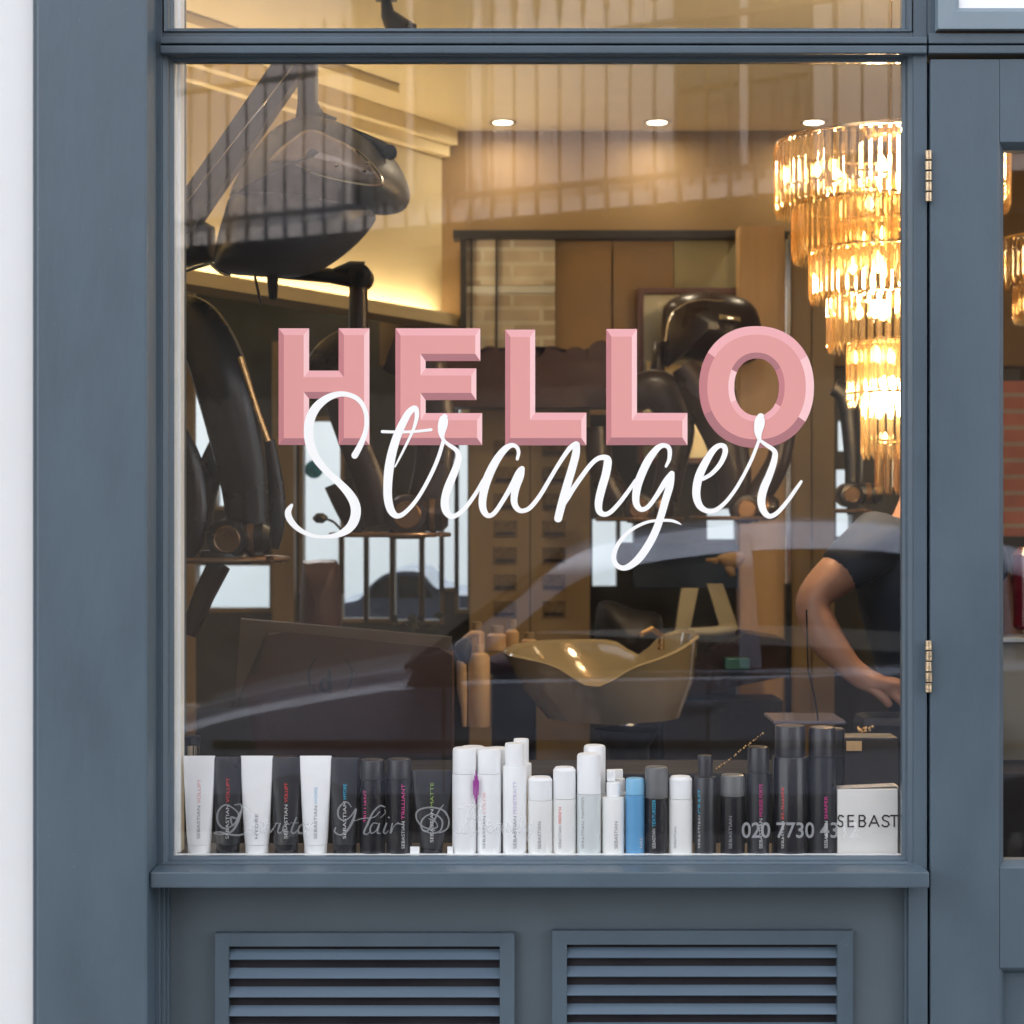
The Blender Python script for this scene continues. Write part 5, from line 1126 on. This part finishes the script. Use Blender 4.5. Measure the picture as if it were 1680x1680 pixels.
for s_ in (-1, 1): b.box(-1.55, -1.42, yc+s_*hw*.6-.14, yc+s_*hw*.6+.14, .56, .66, bevel=.02)
b.build('headlights', M_CHROME, car)

# facing terrace with balcony railings
Q0 = V((-2.62, -12., 0)); Q1 = V((2.2, -9.08, 0)); ud = (Q1-Q0).normalized(); nd = V((-ud.y, ud.x, 0)); L0 = 0
ter = thing('terrace_house', 'pale stucco house across the street mirrored in the top of the glass', 'building', (Q0.x, Q0.y-.6, 0))
def tb(b, u0, u1, n0, n1, z0, z1, bevel=0):
    pts = [Q0+ud*u0+nd*n0, Q0+ud*u1+nd*n0, Q0+ud*u1+nd*n1, Q0+ud*u0+nd*n1]; b.prism([p+V((0, 0, z0)) for p in pts], (0, 0, z1-z0))
M_STUC = mat('stucco', (.225, .2, .2), .8, var=.25, vscale=.5)
M_DKB = mat('dark_ground_floor', (.02, .016, .014), .7, var=.3)
b = MB(); tb(b, -5, 10.5, -5, -1.0, -.1, 3.55); b.build('ground_floor', M_DKB, ter)
b = MB(); tb(b, -5, 10.5, -5, -1.0, 3.551, 9); b.build('wall', M_STUC, ter)
b = MB(); tb(b, -5, 10.5, -.999, .02, 3.66, 3.76); b.build('balcony', mat('white_stucco', (.2, .185, .185), .8, var=.25), ter)
b = MB(); tb(b, -5, 10.5, -.999, -.93, 3.765, 4.05); b.build('shade_band', mat('shade_band_grey', (.10, .095, .1), .8, var=.1), ter)  # shaded strip of wall behind the railing, put in as darker colour
for i, uu in enumerate((-3.9, 1.0, 3.9, 8.2)):
    b = MB(); tb(b, uu, uu+1.1, -.999, -.96, 3.9, 6.3); wf = b.build('window', M_CARG, ter)
    b = MB(); tb(b, uu-.14, uu, -.999, -.90, 3.8, 6.45); tb(b, uu+1.1, uu+1.24, -.999, -.90, 3.8, 6.45); tb(b, uu-.139, uu+1.239, -.999, -.88, 6.46, 6.7); tb(b, uu+.52, uu+.58, -.959, -.93, 3.9, 6.3); fo = b.build('frame', bpy.data.materials['white_stucco'], wf); fo.matrix_parent_inverse = Matrix()
rl = thing('balcony_railing', 'black spear topped balcony railing mirrored across the top of the glass', 'railing', tuple(Q0+V((0, 0, 3.78))))
b = MB(); tb(b, -4.8, 10.4, .022, .06, 3.82, 3.86); tb(b, -4.8, 10.4, .022, .06, 4.86, 4.90); b.build('rail', M_BLACKM, rl)
bar = None
for i in range(82):
    uu = -4.75+i*.187; c = Q0+ud*uu+nd*.04
    if bar is None:
        b = MB(); b.lathe([(.010, 0), (.010, 1.25)], (0, 0, 3.785), 8); b.lathe([(.014, -.16), (.014, -.001)], (0, 0, 3.785), 8); b.lathe([(.014, 1.2501), (.03, 1.27), (.012, 1.29), (.034, 1.36), (.003, 1.52)], (0, 0, 3.785), 8)
        bar = b.build('bar', M_BLACKM, rl); o = bar
    else: o = bar.copy(); col.objects.link(o)
    o.parent = rl; o.matrix_parent_inverse = Matrix.Translation(-rl.location); o.location = (c.x, c.y, 0)
